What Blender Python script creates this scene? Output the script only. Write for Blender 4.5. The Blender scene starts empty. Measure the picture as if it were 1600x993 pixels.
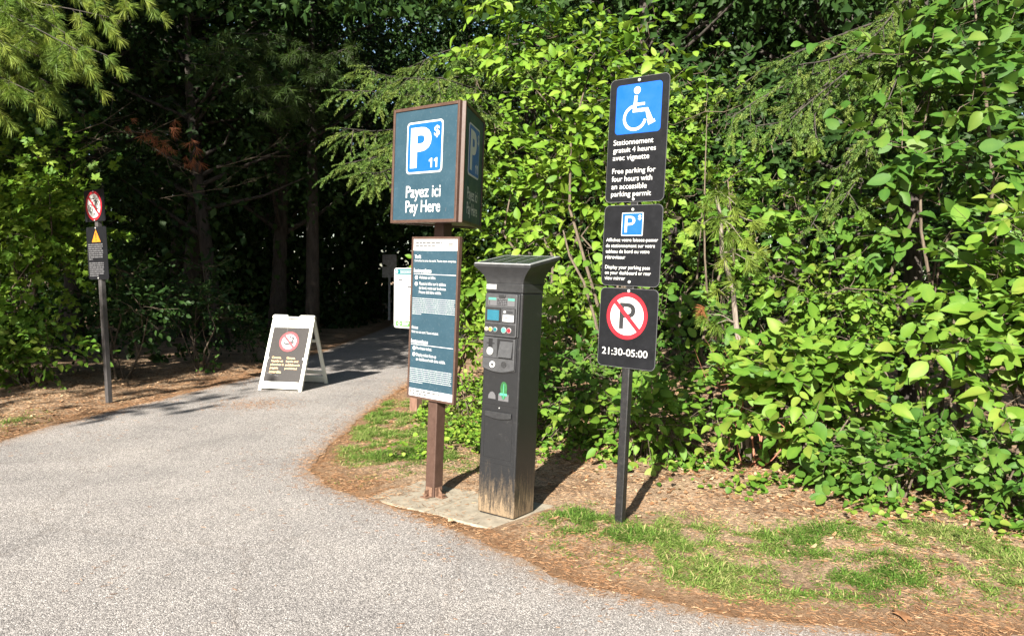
import bpy, bmesh, math, random
import numpy as np
from mathutils import Vector, Matrix, geometry

# ------------------------------------------------------------------ camera, sky, sun, exposure
scene = bpy.context.scene
COL = scene.collection
PITCH, ROLL, FPX, CAMH = 0.0556, 0.0163, 1191.6, 1.6
cam_data = bpy.data.cameras.new('camera')
cam_data.sensor_width = 36.0
cam_data.lens = FPX / 1600 * 36
cam_data.clip_start = 0.05
cam_data.clip_end = 1500
cam = bpy.data.objects.new('camera', cam_data)
COL.objects.link(cam)
_F = Vector((0, math.cos(PITCH), -math.sin(PITCH)))
_U0 = Vector((0, math.sin(PITCH), math.cos(PITCH)))
_R0 = Vector((1, 0, 0))
CR = _R0 * math.cos(ROLL) + _U0 * math.sin(ROLL)
CU = _U0 * math.cos(ROLL) - _R0 * math.sin(ROLL)
cam.matrix_world = Matrix(((CR.x, CU.x, -_F.x, 0), (CR.y, CU.y, -_F.y, 0), (CR.z, CU.z, -_F.z, CAMH), (0, 0, 0, 1)))
scene.camera = cam

SUN_AZ, SUN_EL = math.radians(200), math.radians(28)     # bearing the light comes from (clockwise from +Y)
world = bpy.data.worlds.new('World')
scene.world = world
world.use_nodes = True
wn = world.node_tree
sky = wn.nodes.new('ShaderNodeTexSky')
sky.sky_type = 'NISHITA'
sky.sun_disc = False
sky.sun_elevation = SUN_EL
sky.sun_rotation = SUN_AZ
bg = wn.nodes['Background']
bg.inputs[1].default_value = 0.05
wn.links.new(sky.outputs[0], bg.inputs[0])
sun_data = bpy.data.lights.new('sun', 'SUN')
sun_data.energy = 5.0
sun_data.angle = math.radians(0.5)
sun_data.color = (1.0, 0.94, 0.84)
sun = bpy.data.objects.new('sun', sun_data)
COL.objects.link(sun)
SUNV = Vector((math.sin(SUN_AZ) * math.cos(SUN_EL), math.cos(SUN_AZ) * math.cos(SUN_EL), math.sin(SUN_EL)))
sun.rotation_euler = (-SUNV).to_track_quat('-Z', 'Y').to_euler()
scene.view_settings.view_transform = 'Standard'
scene.view_settings.look = 'None'
scene.view_settings.exposure = 1.95
scene.view_settings.gamma = 1.0
scene.view_settings.use_curve_mapping = False
scene.cycles.max_bounces = 6
scene.cycles.diffuse_bounces = 3
scene.cycles.transmission_bounces = 4
scene.cycles.transparent_max_bounces = 4


def ground_at(px, py, z=0.0):
    d = _F * FPX + CR * (px - 800) - CU * (py - 496.5)
    t = (z - CAMH) / d.z
    return Vector((d.x * t, d.y * t, z))


def at(px, py, y):
    d = _F * FPX + CR * (px - 800) - CU * (py - 496.5)
    t = y / d.y
    return Vector((d.x * t, y, CAMH + d.z * t))


# ------------------------------------------------------------------ helpers
def tag(o, label=None, cat=None, group=None, kind=None):
    if label: o['label'] = label
    if cat: o['category'] = cat
    if group: o['group'] = group
    if kind: o['kind'] = kind
    return o


def thing(name, label, cat, loc=(0, 0, 0), rz=0.0, tilt=(0, 0), group=None, scale=1.0):
    o = bpy.data.objects.new(name, None)
    o.empty_display_size = 0.1
    COL.objects.link(o)
    T = Vector((0, 0, 1)).rotation_difference(Vector((tilt[0], tilt[1], 1)).normalized()).to_matrix()
    M = T @ Matrix.Rotation(rz, 3, 'Z')
    o.location = loc
    o.rotation_euler = M.to_euler()
    o.scale = (scale, scale, scale)
    return tag(o, label, cat, group)


class MB:
    def __init__(s):
        s.V, s.F, s.smooth = [], [], []

    def add(s, vs, fs, smooth=False):
        b = len(s.V)
        s.V += [tuple(v) for v in vs]
        s.F += [tuple(i + b for i in f) for f in fs]
        s.smooth += [smooth] * len(fs)
        return s

    def box(s, x0, x1, y0, y1, z0, z1):
        v = [(x, y, z) for z in (z0, z1) for y in (y0, y1) for x in (x0, x1)]
        return s.add(v, [(0, 2, 3, 1), (4, 5, 7, 6), (0, 1, 5, 4), (2, 6, 7, 3), (0, 4, 6, 2), (1, 3, 7, 5)])

    def prism(s, pts, y0, y1):
        """outline in x,z (counter-clockwise seen from -y), extruded from y0 (front) to y1 (back)"""
        n = len(pts)
        v = [(p[0], y0, p[1]) for p in pts] + [(p[0], y1, p[1]) for p in pts]
        f = [tuple(range(n)), tuple(range(2 * n - 1, n - 1, -1))]
        f += [(i, i + n, (i + 1) % n + n, (i + 1) % n) for i in range(n)]
        return s.add(v, f)

    def ring(s, cx, cz, r0, r1, y0, y1, n=48, sx=1.0):
        v, f = [], []
        for i in range(n):
            a = 2 * math.pi * i / n
            c, sn = math.cos(a), math.sin(a)
            for r in (r0, r1):
                for y in (y0, y1):
                    v.append((cx + r * c * sx, y, cz + r * sn))
        for i in range(n):
            a, b = 4 * i, 4 * ((i + 1) % n)
            f += [(a, a + 2, b + 2, b), (a + 3, a + 1, b + 1, b + 3), (a + 2, a + 3, b + 3, b + 2), (a + 1, a, b, b + 1)]
        return s.add(v, f)

    def disc(s, cx, cz, r, y0, y1, n=40, sx=1.0):
        return s.prism([(cx + r * sx * math.cos(2 * math.pi * i / n), cz + r * math.sin(2 * math.pi * i / n)) for i in range(n)], y0, y1)

    def stroke(s, pts, w, y0, y1):
        """one mitred strip along a polyline in x,z"""
        P = [Vector(p) for p in pts]
        L, R = [], []
        for i, p in enumerate(P):
            d = (P[min(i + 1, len(P) - 1)] - P[max(i - 1, 0)]).normalized()
            k = 1.0
            if 0 < i < len(P) - 1:
                d1 = (P[i + 1] - p).normalized()
                k = 1 / max(.5, abs(d.dot(d1)))
            nrm = Vector((-d.y, d.x)) * (w / 2 * k)
            L.append(p + nrm); R.append(p - nrm)
        n = len(P)
        v = [(p.x, y, p.y) for y in (y0, y1) for p in L + R]
        f = []
        for i in range(n - 1):
            f += [(n + i, n + i + 1, i + 1, i), (2 * n + i, 2 * n + i + 1, 3 * n + i + 1, 3 * n + i),
                  (i, i + 1, 2 * n + i + 1, 2 * n + i), (n + i + 1, n + i, 3 * n + i, 3 * n + i + 1)]
        f += [(0, 2 * n, 3 * n, n), (n - 1, 2 * n - 1, 4 * n - 1, 3 * n - 1)]
        return s.add(v, f)

    def tube(s, pts, radii, n=6, cap=True):
        P = [Vector(p) for p in pts]
        v, f = [], []
        ref = Vector((.31, .83, .46))
        for i, p in enumerate(P):
            d = (P[min(i + 1, len(P) - 1)] - P[max(i - 1, 0)]).normalized()
            a = d.cross(ref).normalized()
            b = d.cross(a)
            r = radii[i] if hasattr(radii, '__len__') else radii
            for k in range(n):
                t = 2 * math.pi * k / n
                v.append(p + a * (r * math.cos(t)) + b * (r * math.sin(t)))
        for i in range(len(P) - 1):
            for k in range(n):
                f.append((i * n + k, i * n + (k + 1) % n, (i + 1) * n + (k + 1) % n, (i + 1) * n + k))
        if cap:
            f.append(tuple(range(n - 1, -1, -1)))
            f.append(tuple((len(P) - 1) * n + k for k in range(n)))
        return s.add(v, f, True)

    def text(s, body, x, z, w=None, h=None, y=-0.002, bold=0.0, size=1.0, depth=0.0008, line=1.0, align='LEFT'):
        """flat lettering whose box starts at x (left) and z (top), fitted to width w and/or height h"""
        V, F = text_geo(body, bold, line, align)
        x0, x1 = V[:, 0].min(), V[:, 0].max()
        z0, z1 = V[:, 1].min(), V[:, 1].max()
        sx = w / (x1 - x0) if w else None
        sz = h / (z1 - z0) if h else None
        if sx is None and sz is None: sx = sz = size
        sx = sx if sx is not None else sz
        sz = sz if sz is not None else sx
        vs = [(x + (p[0] - x0) * sx, y, z + (p[1] - z1) * sz) for p in V]
        return s.add(vs, F)

    def build(s, name, mat, parent=None, bevel=0.0, seg=2, loc=None):
        me = bpy.data.meshes.new(name)
        me.from_pydata(s.V, [], s.F)
        me.materials.append(mat)
        me.polygons.foreach_set('use_smooth', s.smooth)
        bm = bmesh.new(); bm.from_mesh(me)
        bmesh.ops.recalc_face_normals(bm, faces=bm.faces[:])
        bm.to_mesh(me); bm.free()
        o = bpy.data.objects.new(name, me)
        COL.objects.link(o)
        if parent: o.parent = parent
        if bevel:
            m = o.modifiers.new('bevel', 'BEVEL')
            m.width = bevel; m.segments = seg; m.limit_method = 'ANGLE'; m.angle_limit = math.radians(40)
        return o


_tc = {}


def text_geo(body, bold, line, align):
    key = (body, bold, line, align)
    if key not in _tc:
        cu = bpy.data.curves.new('t', 'FONT')
        cu.body = body; cu.offset = bold; cu.space_line = line; cu.align_x = align; cu.resolution_u = 4
        o = bpy.data.objects.new('t', cu)
        COL.objects.link(o)
        bpy.context.view_layer.update()
        me = bpy.data.meshes.new_from_object(o.evaluated_get(bpy.context.evaluated_depsgraph_get()))
        V = np.array([v.co[:] for v in me.vertices])
        F = [tuple(p.vertices) for p in me.polygons]
        bpy.data.objects.remove(o); bpy.data.curves.remove(cu); bpy.data.meshes.remove(me)
        _tc[key] = (V, F)
    return _tc[key]


def rrect(x0, x1, z0, z1, r, n=6):
    pts = []
    for cx, cz, a0 in ((x1 - r, z0 + r, -90), (x1 - r, z1 - r, 0), (x0 + r, z1 - r, 90), (x0 + r, z0 + r, 180)):
        for i in range(n + 1):
            a = math.radians(a0 + 90 * i / n)
            pts.append((cx + r * math.cos(a), cz + r * math.sin(a)))
    return pts


def word_bars(mb, rng, x0, x1, z, h, y, end=1.0, density=1.0):
    """a line of print too small to read in the photo: short word-length dashes"""
    x = x0
    lim = x0 + (x1 - x0) * end
    while x < lim - h:
        w = min(h * rng.uniform(1.2, 6.0), lim - x)
        mb.box(x, x + w, y, y + .0006, z - h, z)
        x += w + h * .55
    return mb


# ------------------------------------------------------------------ materials
def nodes(name):
    m = bpy.data.materials.new(name)
    m.use_nodes = True
    nt = m.node_tree
    return m, nt, nt.nodes['Principled BSDF']


def N(nt, t, **kw):
    n = nt.nodes.new('ShaderNode' + t)
    for k, v in kw.items():
        if k.startswith('i_'):
            key = k[2:]
            n.inputs[int(key) if key.isdigit() else key.replace('_', ' ')].default_value = v
        else:
            setattr(n, k, v)
    return n


def ramp(nt, stops, interp='LINEAR'):
    r = nt.nodes.new('ShaderNodeValToRGB')
    r.color_ramp.interpolation = interp
    e = r.color_ramp.elements
    while len(e) < len(stops): e.new(0.5)
    for k, (p, c) in zip(e, stops):
        k.position = p
        k.color = (c[0], c[1], c[2], 1) if hasattr(c, '__len__') else (c, c, c, 1)
    return r


def mix(nt, fac, a, b, mode='MIX'):
    m = nt.nodes.new('ShaderNodeMix'); m.data_type = 'RGBA'; m.blend_type = mode
    for sock, val in ((m.inputs[0], fac), (m.inputs[6], a), (m.inputs[7], b)):
        if hasattr(val, 'is_linked'): nt.links.new(val, sock)
        elif hasattr(val, '__len__'): sock.default_value = (val[0], val[1], val[2], 1)
        else: sock.default_value = val
    return m.outputs[2]


def paint(name, col, rough=0.5, spec=0.5, var=0.12, scale=14, dust=0.0, dustcol=(.35, .32, .28), metal=0.0, bump=0.0):
    m, nt, b = nodes(name)
    tc = N(nt, 'TexCoord')
    n1 = N(nt, 'TexNoise', i_Scale=scale, i_Detail=6.0, i_Roughness=.65)
    nt.links.new(tc.outputs['Object'], n1.inputs['Vector'])
    lo = [c * (1 - var) for c in col]; hi = [min(1, c * (1 + var)) for c in col]
    r = ramp(nt, [(.3, lo), (.7, hi)])
    nt.links.new(n1.outputs[0], r.inputs[0])
    out = r.outputs[0]
    if dust:
        n2 = N(nt, 'TexNoise', i_Scale=scale * 6, i_Detail=8.0, i_Roughness=.75)
        nt.links.new(tc.outputs['Object'], n2.inputs['Vector'])
        r2 = ramp(nt, [(.55, 0.0), (.78, dust)])
        nt.links.new(n2.outputs[0], r2.inputs[0])
        out = mix(nt, r2.outputs[0], out, dustcol)
    nt.links.new(out, b.inputs['Base Color'])
    rr = ramp(nt, [(.3, max(0, rough - .08)), (.7, min(1, rough + .1))])
    nt.links.new(n1.outputs[0], rr.inputs[0])
    nt.links.new(rr.outputs[0], b.inputs['Roughness'])
    b.inputs['Specular IOR Level'].default_value = spec
    b.inputs['Metallic'].default_value = metal
    if bump:
        bp = N(nt, 'Bump', i_Strength=bump, i_Distance=.002)
        n3 = N(nt, 'TexNoise', i_Scale=300.0, i_Detail=2.0)
        nt.links.new(tc.outputs['Object'], n3.inputs['Vector'])
        nt.links.new(n3.outputs[0], bp.inputs['Height'])
        nt.links.new(bp.outputs[0], b.inputs['Normal'])
    return m


def leaf_mat(name, cols, trans=(.13, .22, .02), tfac=.38, rough=.55, spec=.2):
    m, nt, b = nodes(name)
    at_ = N(nt, 'Attribute', attribute_name='var')
    k = len(cols)
    r = ramp(nt, [(i / (k - 1), c) for i, c in enumerate(cols)])
    nt.links.new(at_.outputs['Fac'], r.inputs[0])
    nt.links.new(r.outputs[0], b.inputs['Base Color'])
    b.inputs['Roughness'].default_value = rough
    b.inputs['Specular IOR Level'].default_value = spec
    if tfac:
        t = N(nt, 'BsdfTranslucent')
        tcol = mix(nt, .5, r.outputs[0], trans)
        nt.links.new(tcol, t.inputs[0])
        ms = N(nt, 'MixShader', i_0=tfac)
        nt.links.new(b.outputs[0], ms.inputs[1]); nt.links.new(t.outputs[0], ms.inputs[2])
        nt.links.new(ms.outputs[0], nt.nodes['Material Output'].inputs[0])
    return m


def bark_mat(name, c0, c1, scale=18):
    m, nt, b = nodes(name)
    tc = N(nt, 'TexCoord')
    mp = N(nt, 'Mapping'); mp.inputs['Scale'].default_value = (1, 1, .22)
    nt.links.new(tc.outputs['Object'], mp.inputs[0])
    n = N(nt, 'TexNoise', i_Scale=scale, i_Detail=8.0, i_Roughness=.7)
    nt.links.new(mp.outputs[0], n.inputs['Vector'])
    r = ramp(nt, [(.35, c0), (.65, c1)])
    nt.links.new(n.outputs[0], r.inputs[0]); nt.links.new(r.outputs[0], b.inputs['Base Color'])
    b.inputs['Roughness'].default_value = .9
    bp = N(nt, 'Bump', i_Strength=.6, i_Distance=.02)
    nt.links.new(n.outputs[0], bp.inputs['Height']); nt.links.new(bp.outputs[0], b.inputs['Normal'])
    return m


def asphalt_mat():
    m, nt, b = nodes('asphalt')
    tc = N(nt, 'TexCoord')
    v = N(nt, 'TexVoronoi', i_Scale=185.0)
    v2 = N(nt, 'TexVoronoi', i_Scale=390.0)
    big = N(nt, 'TexNoise', i_Scale=1.3, i_Detail=6.0, i_Roughness=.6)
    for k in (v, v2, big): nt.links.new(tc.outputs['Object'], k.inputs['Vector'])
    sep = N(nt, 'SeparateColor'); nt.links.new(v.outputs['Color'], sep.inputs[0])
    r = ramp(nt, [(0, (.118, .112, .110)), (.3, (.208, .196, .190)), (.62, (.318, .300, .290)), (.86, (.452, .428, .412)), (1, (.64, .61, .59))])
    nt.links.new(sep.outputs[0], r.inputs[0])
    gap = ramp(nt, [(.25, 1.0), (.75, .55)])
    nt.links.new(v.outputs['Distance'], gap.inputs[0])
    c = mix(nt, 1.0, r.outputs[0], gap.outputs[0], 'MULTIPLY')
    sep2 = N(nt, 'SeparateColor'); nt.links.new(v2.outputs['Color'], sep2.inputs[0])
    r2 = ramp(nt, [(0, .84), (1, 1.14)]); nt.links.new(sep2.outputs[0], r2.inputs[0])
    c = mix(nt, 1.0, c, r2.outputs[0], 'MULTIPLY')
    rb = ramp(nt, [(.25, (.80, .79, .78)), (.5, (1.04, 1.02, .99)), (.75, (1.22, 1.19, 1.14))]); nt.links.new(big.outputs[0], rb.inputs[0])
    c = mix(nt, 1.0, c, rb.outputs[0], 'MULTIPLY')
    st = N(nt, 'TexNoise', i_Scale=5.5, i_Detail=9.0, i_Roughness=.75, i_Distortion=.6); nt.links.new(tc.outputs['Object'], st.inputs['Vector'])
    rs_ = ramp(nt, [(.30, (.70, .69, .68)), (.42, (1, 1, 1)), (.66, (1, 1, 1)), (.78, (1.15, 1.06, .94))]); nt.links.new(st.outputs[0], rs_.inputs[0])
    c = mix(nt, 1.0, c, rs_.outputs[0], 'MULTIPLY')
    cr = N(nt, 'TexVoronoi', i_Scale=.55); cr.feature = 'DISTANCE_TO_EDGE'
    wp = N(nt, 'VectorMath', operation='MULTIPLY_ADD'); nt.links.new(st.outputs['Color'], wp.inputs[0]); wp.inputs[1].default_value = (.35, .35, 0); nt.links.new(tc.outputs['Object'], wp.inputs[2])
    nt.links.new(wp.outputs[0], cr.inputs['Vector'])
    rc = ramp(nt, [(0, (.42, .36, .31)), (.0035, (.75, .7, .66)), (.008, (1, 1, 1))]); nt.links.new(cr.outputs['Distance'], rc.inputs[0])
    c = mix(nt, .32, c, mix(nt, 1.0, c, rc.outputs[0], 'MULTIPLY'))
    # grit and needle dust lying along the edges
    e = N(nt, 'Attribute', attribute_name='edge')
    n2 = N(nt, 'TexNoise', i_Scale=16.0, i_Detail=10.0, i_Roughness=.82); nt.links.new(tc.outputs['Object'], n2.inputs['Vector'])
    ma = N(nt, 'Math', operation='MULTIPLY_ADD'); nt.links.new(n2.outputs[0], ma.inputs[0]); ma.inputs[1].default_value = .55
    nt.links.new(e.outputs['Fac'], ma.inputs[2])
    re = ramp(nt, [(.26, .9), (.34, .35), (.42, .08), (.6, 0.0)]); nt.links.new(ma.outputs[0], re.inputs[0])
    c = mix(nt, re.outputs[0], c, (.20, .125, .07))
    nt.links.new(c, b.inputs['Base Color'])
    b.inputs['Roughness'].default_value = .85
    b.inputs['Specular IOR Level'].default_value = .3
    bp = N(nt, 'Bump', i_Strength=.7, i_Distance=.004); bp.invert = True
    nt.links.new(v.outputs['Distance'], bp.inputs['Height']); nt.links.new(bp.outputs[0], b.inputs['Normal'])
    return m


def ground_mat():
    m, nt, b = nodes('forest_floor')
    tc = N(nt, 'TexCoord')
    n1 = N(nt, 'TexNoise', i_Scale=2.2, i_Detail=8.0, i_Roughness=.65)
    n2 = N(nt, 'TexNoise', i_Scale=45.0, i_Detail=8.0, i_Roughness=.8)
    v = N(nt, 'TexVoronoi', i_Scale=60.0); v.feature = 'F1'
    for k in (n1, n2, v): nt.links.new(tc.outputs['Object'], k.inputs['Vector'])
    r1 = ramp(nt, [(.25, (.085, .055, .035)), (.42, (.21, .138, .085)), (.55, (.31, .22, .145)), (.72, (.25, .185, .105))])
    nt.links.new(n1.outputs[0], r1.inputs[0])
    r2 = ramp(nt, [(.25, .35), (.5, .95), (.75, 1.5)]); nt.links.new(n2.outputs[0], r2.inputs[0])
    c = mix(nt, 1.0, r1.outputs[0], r2.outputs[0], 'MULTIPLY')
    sep = N(nt, 'SeparateColor'); nt.links.new(v.outputs['Color'], sep.inputs[0])
    r3 = ramp(nt, [(0, .6), (1, 1.3)]); nt.links.new(sep.outputs[0], r3.inputs[0])
    c = mix(nt, 1.0, c, r3.outputs[0], 'MULTIPLY')
    e = N(nt, 'Attribute', attribute_name='edge')
    ma = N(nt, 'Math', operation='MULTIPLY_ADD'); nt.links.new(n2.outputs[0], ma.inputs[0]); ma.inputs[1].default_value = .5
    nt.links.new(e.outputs['Fac'], ma.inputs[2])
    re = ramp(nt, [(.25, 1.0), (.62, .1), (.8, 0)]); nt.links.new(ma.outputs[0], re.inputs[0])
    c = mix(nt, re.outputs[0], c, mix(nt, r2.outputs[0], (.080, .048, .028), (.19, .112, .062)))
    nt.links.new(c, b.inputs['Base Color'])
    b.inputs['Roughness'].default_value = .95
    b.inputs['Specular IOR Level'].default_value = .15
    bp = N(nt, 'Bump', i_Strength=.9, i_Distance=.02)
    nt.links.new(n2.outputs[0], bp.inputs['Height']); nt.links.new(bp.outputs[0], b.inputs['Normal'])
    return m


def meter_mat():
    """dark powder coat, scuffed, with dried mud splashed up from the ground"""
    m, nt, b = nodes('meter_paint')
    tc = N(nt, 'TexCoord')
    sx = N(nt, 'SeparateXYZ'); nt.links.new(tc.outputs['Object'], sx.inputs[0])
    mp = N(nt, 'Mapping'); mp.inputs['Scale'].default_value = (1, 1, .16)
    nt.links.new(tc.outputs['Object'], mp.inputs[0])
    drip = N(nt, 'TexNoise', i_Scale=42.0, i_Detail=6.0, i_Roughness=.7); nt.links.new(mp.outputs[0], drip.inputs['Vector'])
    spk = N(nt, 'TexNoise', i_Scale=120.0, i_Detail=6.0, i_Roughness=.8); nt.links.new(tc.outputs['Object'], spk.inputs['Vector'])
    scr = N(nt, 'TexNoise', i_Scale=26.0, i_Detail=9.0, i_Roughness=.8, i_Distortion=1.2); nt.links.new(tc.outputs['Object'], scr.inputs['Vector'])
    mud = N(nt, 'MapRange', clamp=True); mud.inputs[1].default_value = .02; mud.inputs[2].default_value = .46
    mud.inputs[3].default_value = .20; mud.inputs[4].default_value = -.36
    nt.links.new(sx.outputs[2], mud.inputs[0])
    a1 = N(nt, 'Math', operation='ADD'); nt.links.new(mud.outputs[0], a1.inputs[0]); nt.links.new(drip.outputs[0], a1.inputs[1])
    a2 = N(nt, 'Math', operation='MULTIPLY_ADD'); nt.links.new(spk.outputs[0], a2.inputs[0]); a2.inputs[1].default_value = .6
    nt.links.new(a1.outputs[0], a2.inputs[2])
    rm = ramp(nt, [(.68, 0.0), (.90, .20), (1.14, .50)]); nt.links.new(a2.outputs[0], rm.inputs[0])
    base = ramp(nt, [(.3, (.007, .0075, .0085)), (.6, (.0115, .012, .0135)), (.76, (.07, .067, .06))]); nt.links.new(scr.outputs[0], base.inputs[0])
    c = mix(nt, rm.outputs[0], base.outputs[0], (.30, .21, .12))
    nt.links.new(c, b.inputs['Base Color'])
    rr = ramp(nt, [(0, .36), (1, .9)]); nt.links.new(rm.outputs[0], rr.inputs[0]); nt.links.new(rr.outputs[0], b.inputs['Roughness'])
    b.inputs['Specular IOR Level'].default_value = .5
    bp = N(nt, 'Bump', i_Strength=.12, i_Distance=.001)
    n3 = N(nt, 'TexNoise', i_Scale=420.0); nt.links.new(tc.outputs['Object'], n3.inputs['Vector'])
    nt.links.new(n3.outputs[0], bp.inputs['Height']); nt.links.new(bp.outputs[0], b.inputs['Normal'])
    return m


M = dict(
    asphalt=asphalt_mat(), ground=ground_mat(), meter=meter_mat(),
    concrete=paint('concrete', (.25, .22, .17), .9, .2, .32, 9, .65, (.22, .15, .09), bump=.5),
    brown=paint('brown_metal', (.054, .030, .022), .5, .35, .2, 20, .25, (.3, .2, .15)),
    teal=paint('teal_panel', (.017, .042, .060), .5, .3, .08, 9, .12, (.4, .45, .45)),
    white=paint('white_vinyl', (.46, .46, .45), .5, .4, .03, 10),
    offwhite=paint('white_plastic', (.66, .67, .61), .45, .4, .05, 8, .12, (.45, .42, .36)),
    blue=paint('blue_vinyl', (.004, .070, .34), .42, .4, .05, 10),
    black_plate=paint('black_plate', (.0050, .0054, .0068), .55, .16, .2, 12, .25, (.045, .045, .05)),
    black_post=paint('black_post', (.009, .009, .010), .42, .5, .25, 20, .3, (.2, .16, .12)),
    grey_post=paint('grey_post', (.045, .042, .042), .5, .4, .3, 14, .6, (.06, .03, .02)),
    red=paint('red_vinyl', (.33, .010, .018), .45, .4, .05, 10),
    orange=paint('orange_vinyl', (.45, .15, .01), .45, .4, .05, 10),
    ink=paint('black_ink', (.018, .018, .02), .5, .3, .1, 10),
    steel=paint('bright_bolt', (.62, .62, .6), .35, .5, .1, 40, metal=.6),
    cream=paint('orange_print', (.52, .33, .15), .5, .4, .05, 10),
    poster=paint('dark_poster', (.0125, .010, .0095), .45, .22, .2, 6, .2, (.2, .18, .16)),
    meter_trim=paint('meter_trim', (.015, .0155, .017), .45, .5, .15, 30, .35, (.12, .11, .10)),
    meter_grey=paint('meter_fascia', (.036, .037, .040), .5, .4, .15, 30, .4, (.2, .19, .17)),
    recess=paint('recess_black', (.008, .008, .009), .6, .3, .1, 20),
    screen=paint('lcd_screen', (.015, .09, .13), .12, .6, .1, 20),
    green=paint('green_print', (.05, .22, .035), .45, .4, .06, 10),
    mint=paint('mint_print', (.05, .22, .16), .45, .4, .06, 10),
    tealprint=paint('teal_print', (.004, .095, .11), .45, .4, .06, 10),
    greyprint=paint('grey_print', (.075, .075, .08), .5, .4, .06, 10),
    yellow=paint('yellow_button', (.34, .22, .03), .4, .5, .05, 30),
    solar=paint('solar_glass', (.020, .023, .030), .22, .5, .1, 30),
    alu=paint('aluminium', (.55, .56, .57), .38, .5, .08, 30, .25, (.3, .29, .27), metal=.7),
    paleprint=paint('pale_print', (.30, .33, .33), .5, .4, .06, 10),
    leafgreen=paint('dark_green_print', (.018, .085, .026), .45, .4, .3, 60),
    slate=paint('grey_plate', (.58, .61, .66), .45, .4, .4, 9),
    rust=paint('rusty_bracket', (.13, .075, .05), .75, .3, .4, 40, .4, (.3, .2, .12)),
    wood=bark_mat('brown_wood', (.10, .052, .033), (.18, .10, .07), 30),
    bark=bark_mat('bark', (.018, .014, .011), (.055, .045, .037)),
    pale_bark=bark_mat('pale_bark', (.09, .072, .055), (.24, .20, .165), 30),
    twig=bark_mat('twig_bark', (.05, .036, .024), (.13, .10, .07), 40),
    dry=bark_mat('dead_wood', (.20, .15, .11), (.42, .35, .28), 40),
    redstem=bark_mat('red_stem', (.17, .055, .03), (.34, .15, .09), 40),
)
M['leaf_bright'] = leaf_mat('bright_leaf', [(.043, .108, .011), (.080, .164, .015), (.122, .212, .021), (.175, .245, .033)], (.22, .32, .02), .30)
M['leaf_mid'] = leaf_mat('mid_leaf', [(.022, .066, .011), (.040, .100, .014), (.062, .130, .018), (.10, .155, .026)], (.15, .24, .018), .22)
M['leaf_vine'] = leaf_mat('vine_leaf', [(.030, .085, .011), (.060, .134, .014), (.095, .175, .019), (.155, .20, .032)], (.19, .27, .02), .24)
M['leaf_shade_dark'] = leaf_mat('shade_dark_leaf', [(.010, .028, .006), (.016, .040, .008), (.028, .060, .012)], (.05, .09, .01), .2)  # leaf colour darkened to stand in for shade deep in the foliage
M['spruce'] = leaf_mat('spruce_needle', [(.05, .095, .020), (.085, .142, .028), (.135, .175, .038)], tfac=.2, rough=.5)
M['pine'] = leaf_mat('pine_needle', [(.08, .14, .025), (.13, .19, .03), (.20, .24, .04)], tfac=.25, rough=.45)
M['pine_shade_dim'] = leaf_mat('shade_dimmed_pine_needle', [(.018, .036, .008), (.034, .058, .011)], tfac=.15)  # needle colour lowered to imitate the shade over the path
M['deadneedle'] = leaf_mat('dead_needle', [(.20, .065, .03), (.32, .12, .055)], tfac=.15)
M['grass'] = leaf_mat('grass_blade', [(.06, .125, .020), (.105, .185, .030), (.17, .24, .055), (.33, .29, .13)], (.2, .3, .04), .3)
M['litter'] = leaf_mat('litter', [(.085, .042, .020), (.18, .090, .042), (.27, .16, .085), (.40, .29, .18)], tfac=0, rough=.8, spec=.2)

# ------------------------------------------------------------------ the setting: ground, path, pad
E_RIGHT = [(30, 3.2), (8, 3.42), (4.0, 3.44), (2.9, 3.40), (2.38, 3.40), (1.95, 3.37), (1.70, 3.38), (1.42, 3.47), (1.06, 3.53), (.75, 3.68), (.46, 3.81),
           (.16, 4.10), (-.13, 4.48), (-.39, 4.79), (-.77, 5.14), (-1.08, 5.40), (-1.40, 5.68), (-1.63, 6.08), (-1.665, 6.88), (-1.655, 8.09),
           (-1.60, 9.56), (-1.48, 11.1), (-1.3, 13.5), (-1.1, 17), (-1.2, 22), (-2.0, 30), (-4, 40)]
E_LEFT = [(-7.5, 41), (-4.5, 31), (-3.72, 23), (-3.80, 16.2), (-3.9, 11.5), (-4.2, 9.98), (-4.45, 8.8), (-4.62, 7.8), (-4.70, 6.9),
          (-5.0, 5), (-5.6, 1), (-7, -5), (-30, -14), (-30, -40), (30, -40)]


def densify(poly, step):
    out = []
    n = len(poly)
    for i in range(n):
        a, b = np.array(poly[i], float), np.array(poly[(i + 1) % n], float)
        p0, p3 = np.array(poly[i - 1], float), np.array(poly[(i + 2) % n], float)
        L = np.linalg.norm(b - a)
        st = step if np.linalg.norm((a + b) / 2 - [0, 6]) < 14 else 2.0
        k = max(1, int(L / st))
        for j in range(k):
            t = j / k
            out.append(a * (1 - t) + b * t)
    return np.array(out)


rngn = np.random.default_rng(11)


def smooth_noise(x, y, freq, seed, octv=3):
    r = np.random.default_rng(seed)
    out = 0
    amp = 1.0
    tot = 0
    for o in range(octv):
        for k in range(5):
            a = r.uniform(0, 2 * np.pi); ph = r.uniform(0, 2 * np.pi); f = freq * 2 ** o * r.uniform(.7, 1.4)
            out = out + amp * np.sin((x * np.cos(a) + y * np.sin(a)) * f + ph)
        tot += amp * 1.6
        amp *= .55
    return out / tot


ROAD = densify(E_RIGHT + E_LEFT, .035)
_near = np.linalg.norm(ROAD - np.array([0, 6]), axis=1) < 14
_w = smooth_noise(ROAD[:, 0], ROAD[:, 1], 9, 5, 4)[:, None] * .035 * _near[:, None]
_t = np.roll(ROAD, -1, 0) - np.roll(ROAD, 1, 0)
_t /= np.linalg.norm(_t, axis=1)[:, None] + 1e-9
ROAD = ROAD + np.stack([-_t[:, 1], _t[:, 0]], 1) * _w
ROADC = densify(E_RIGHT + E_LEFT, .3)


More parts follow.
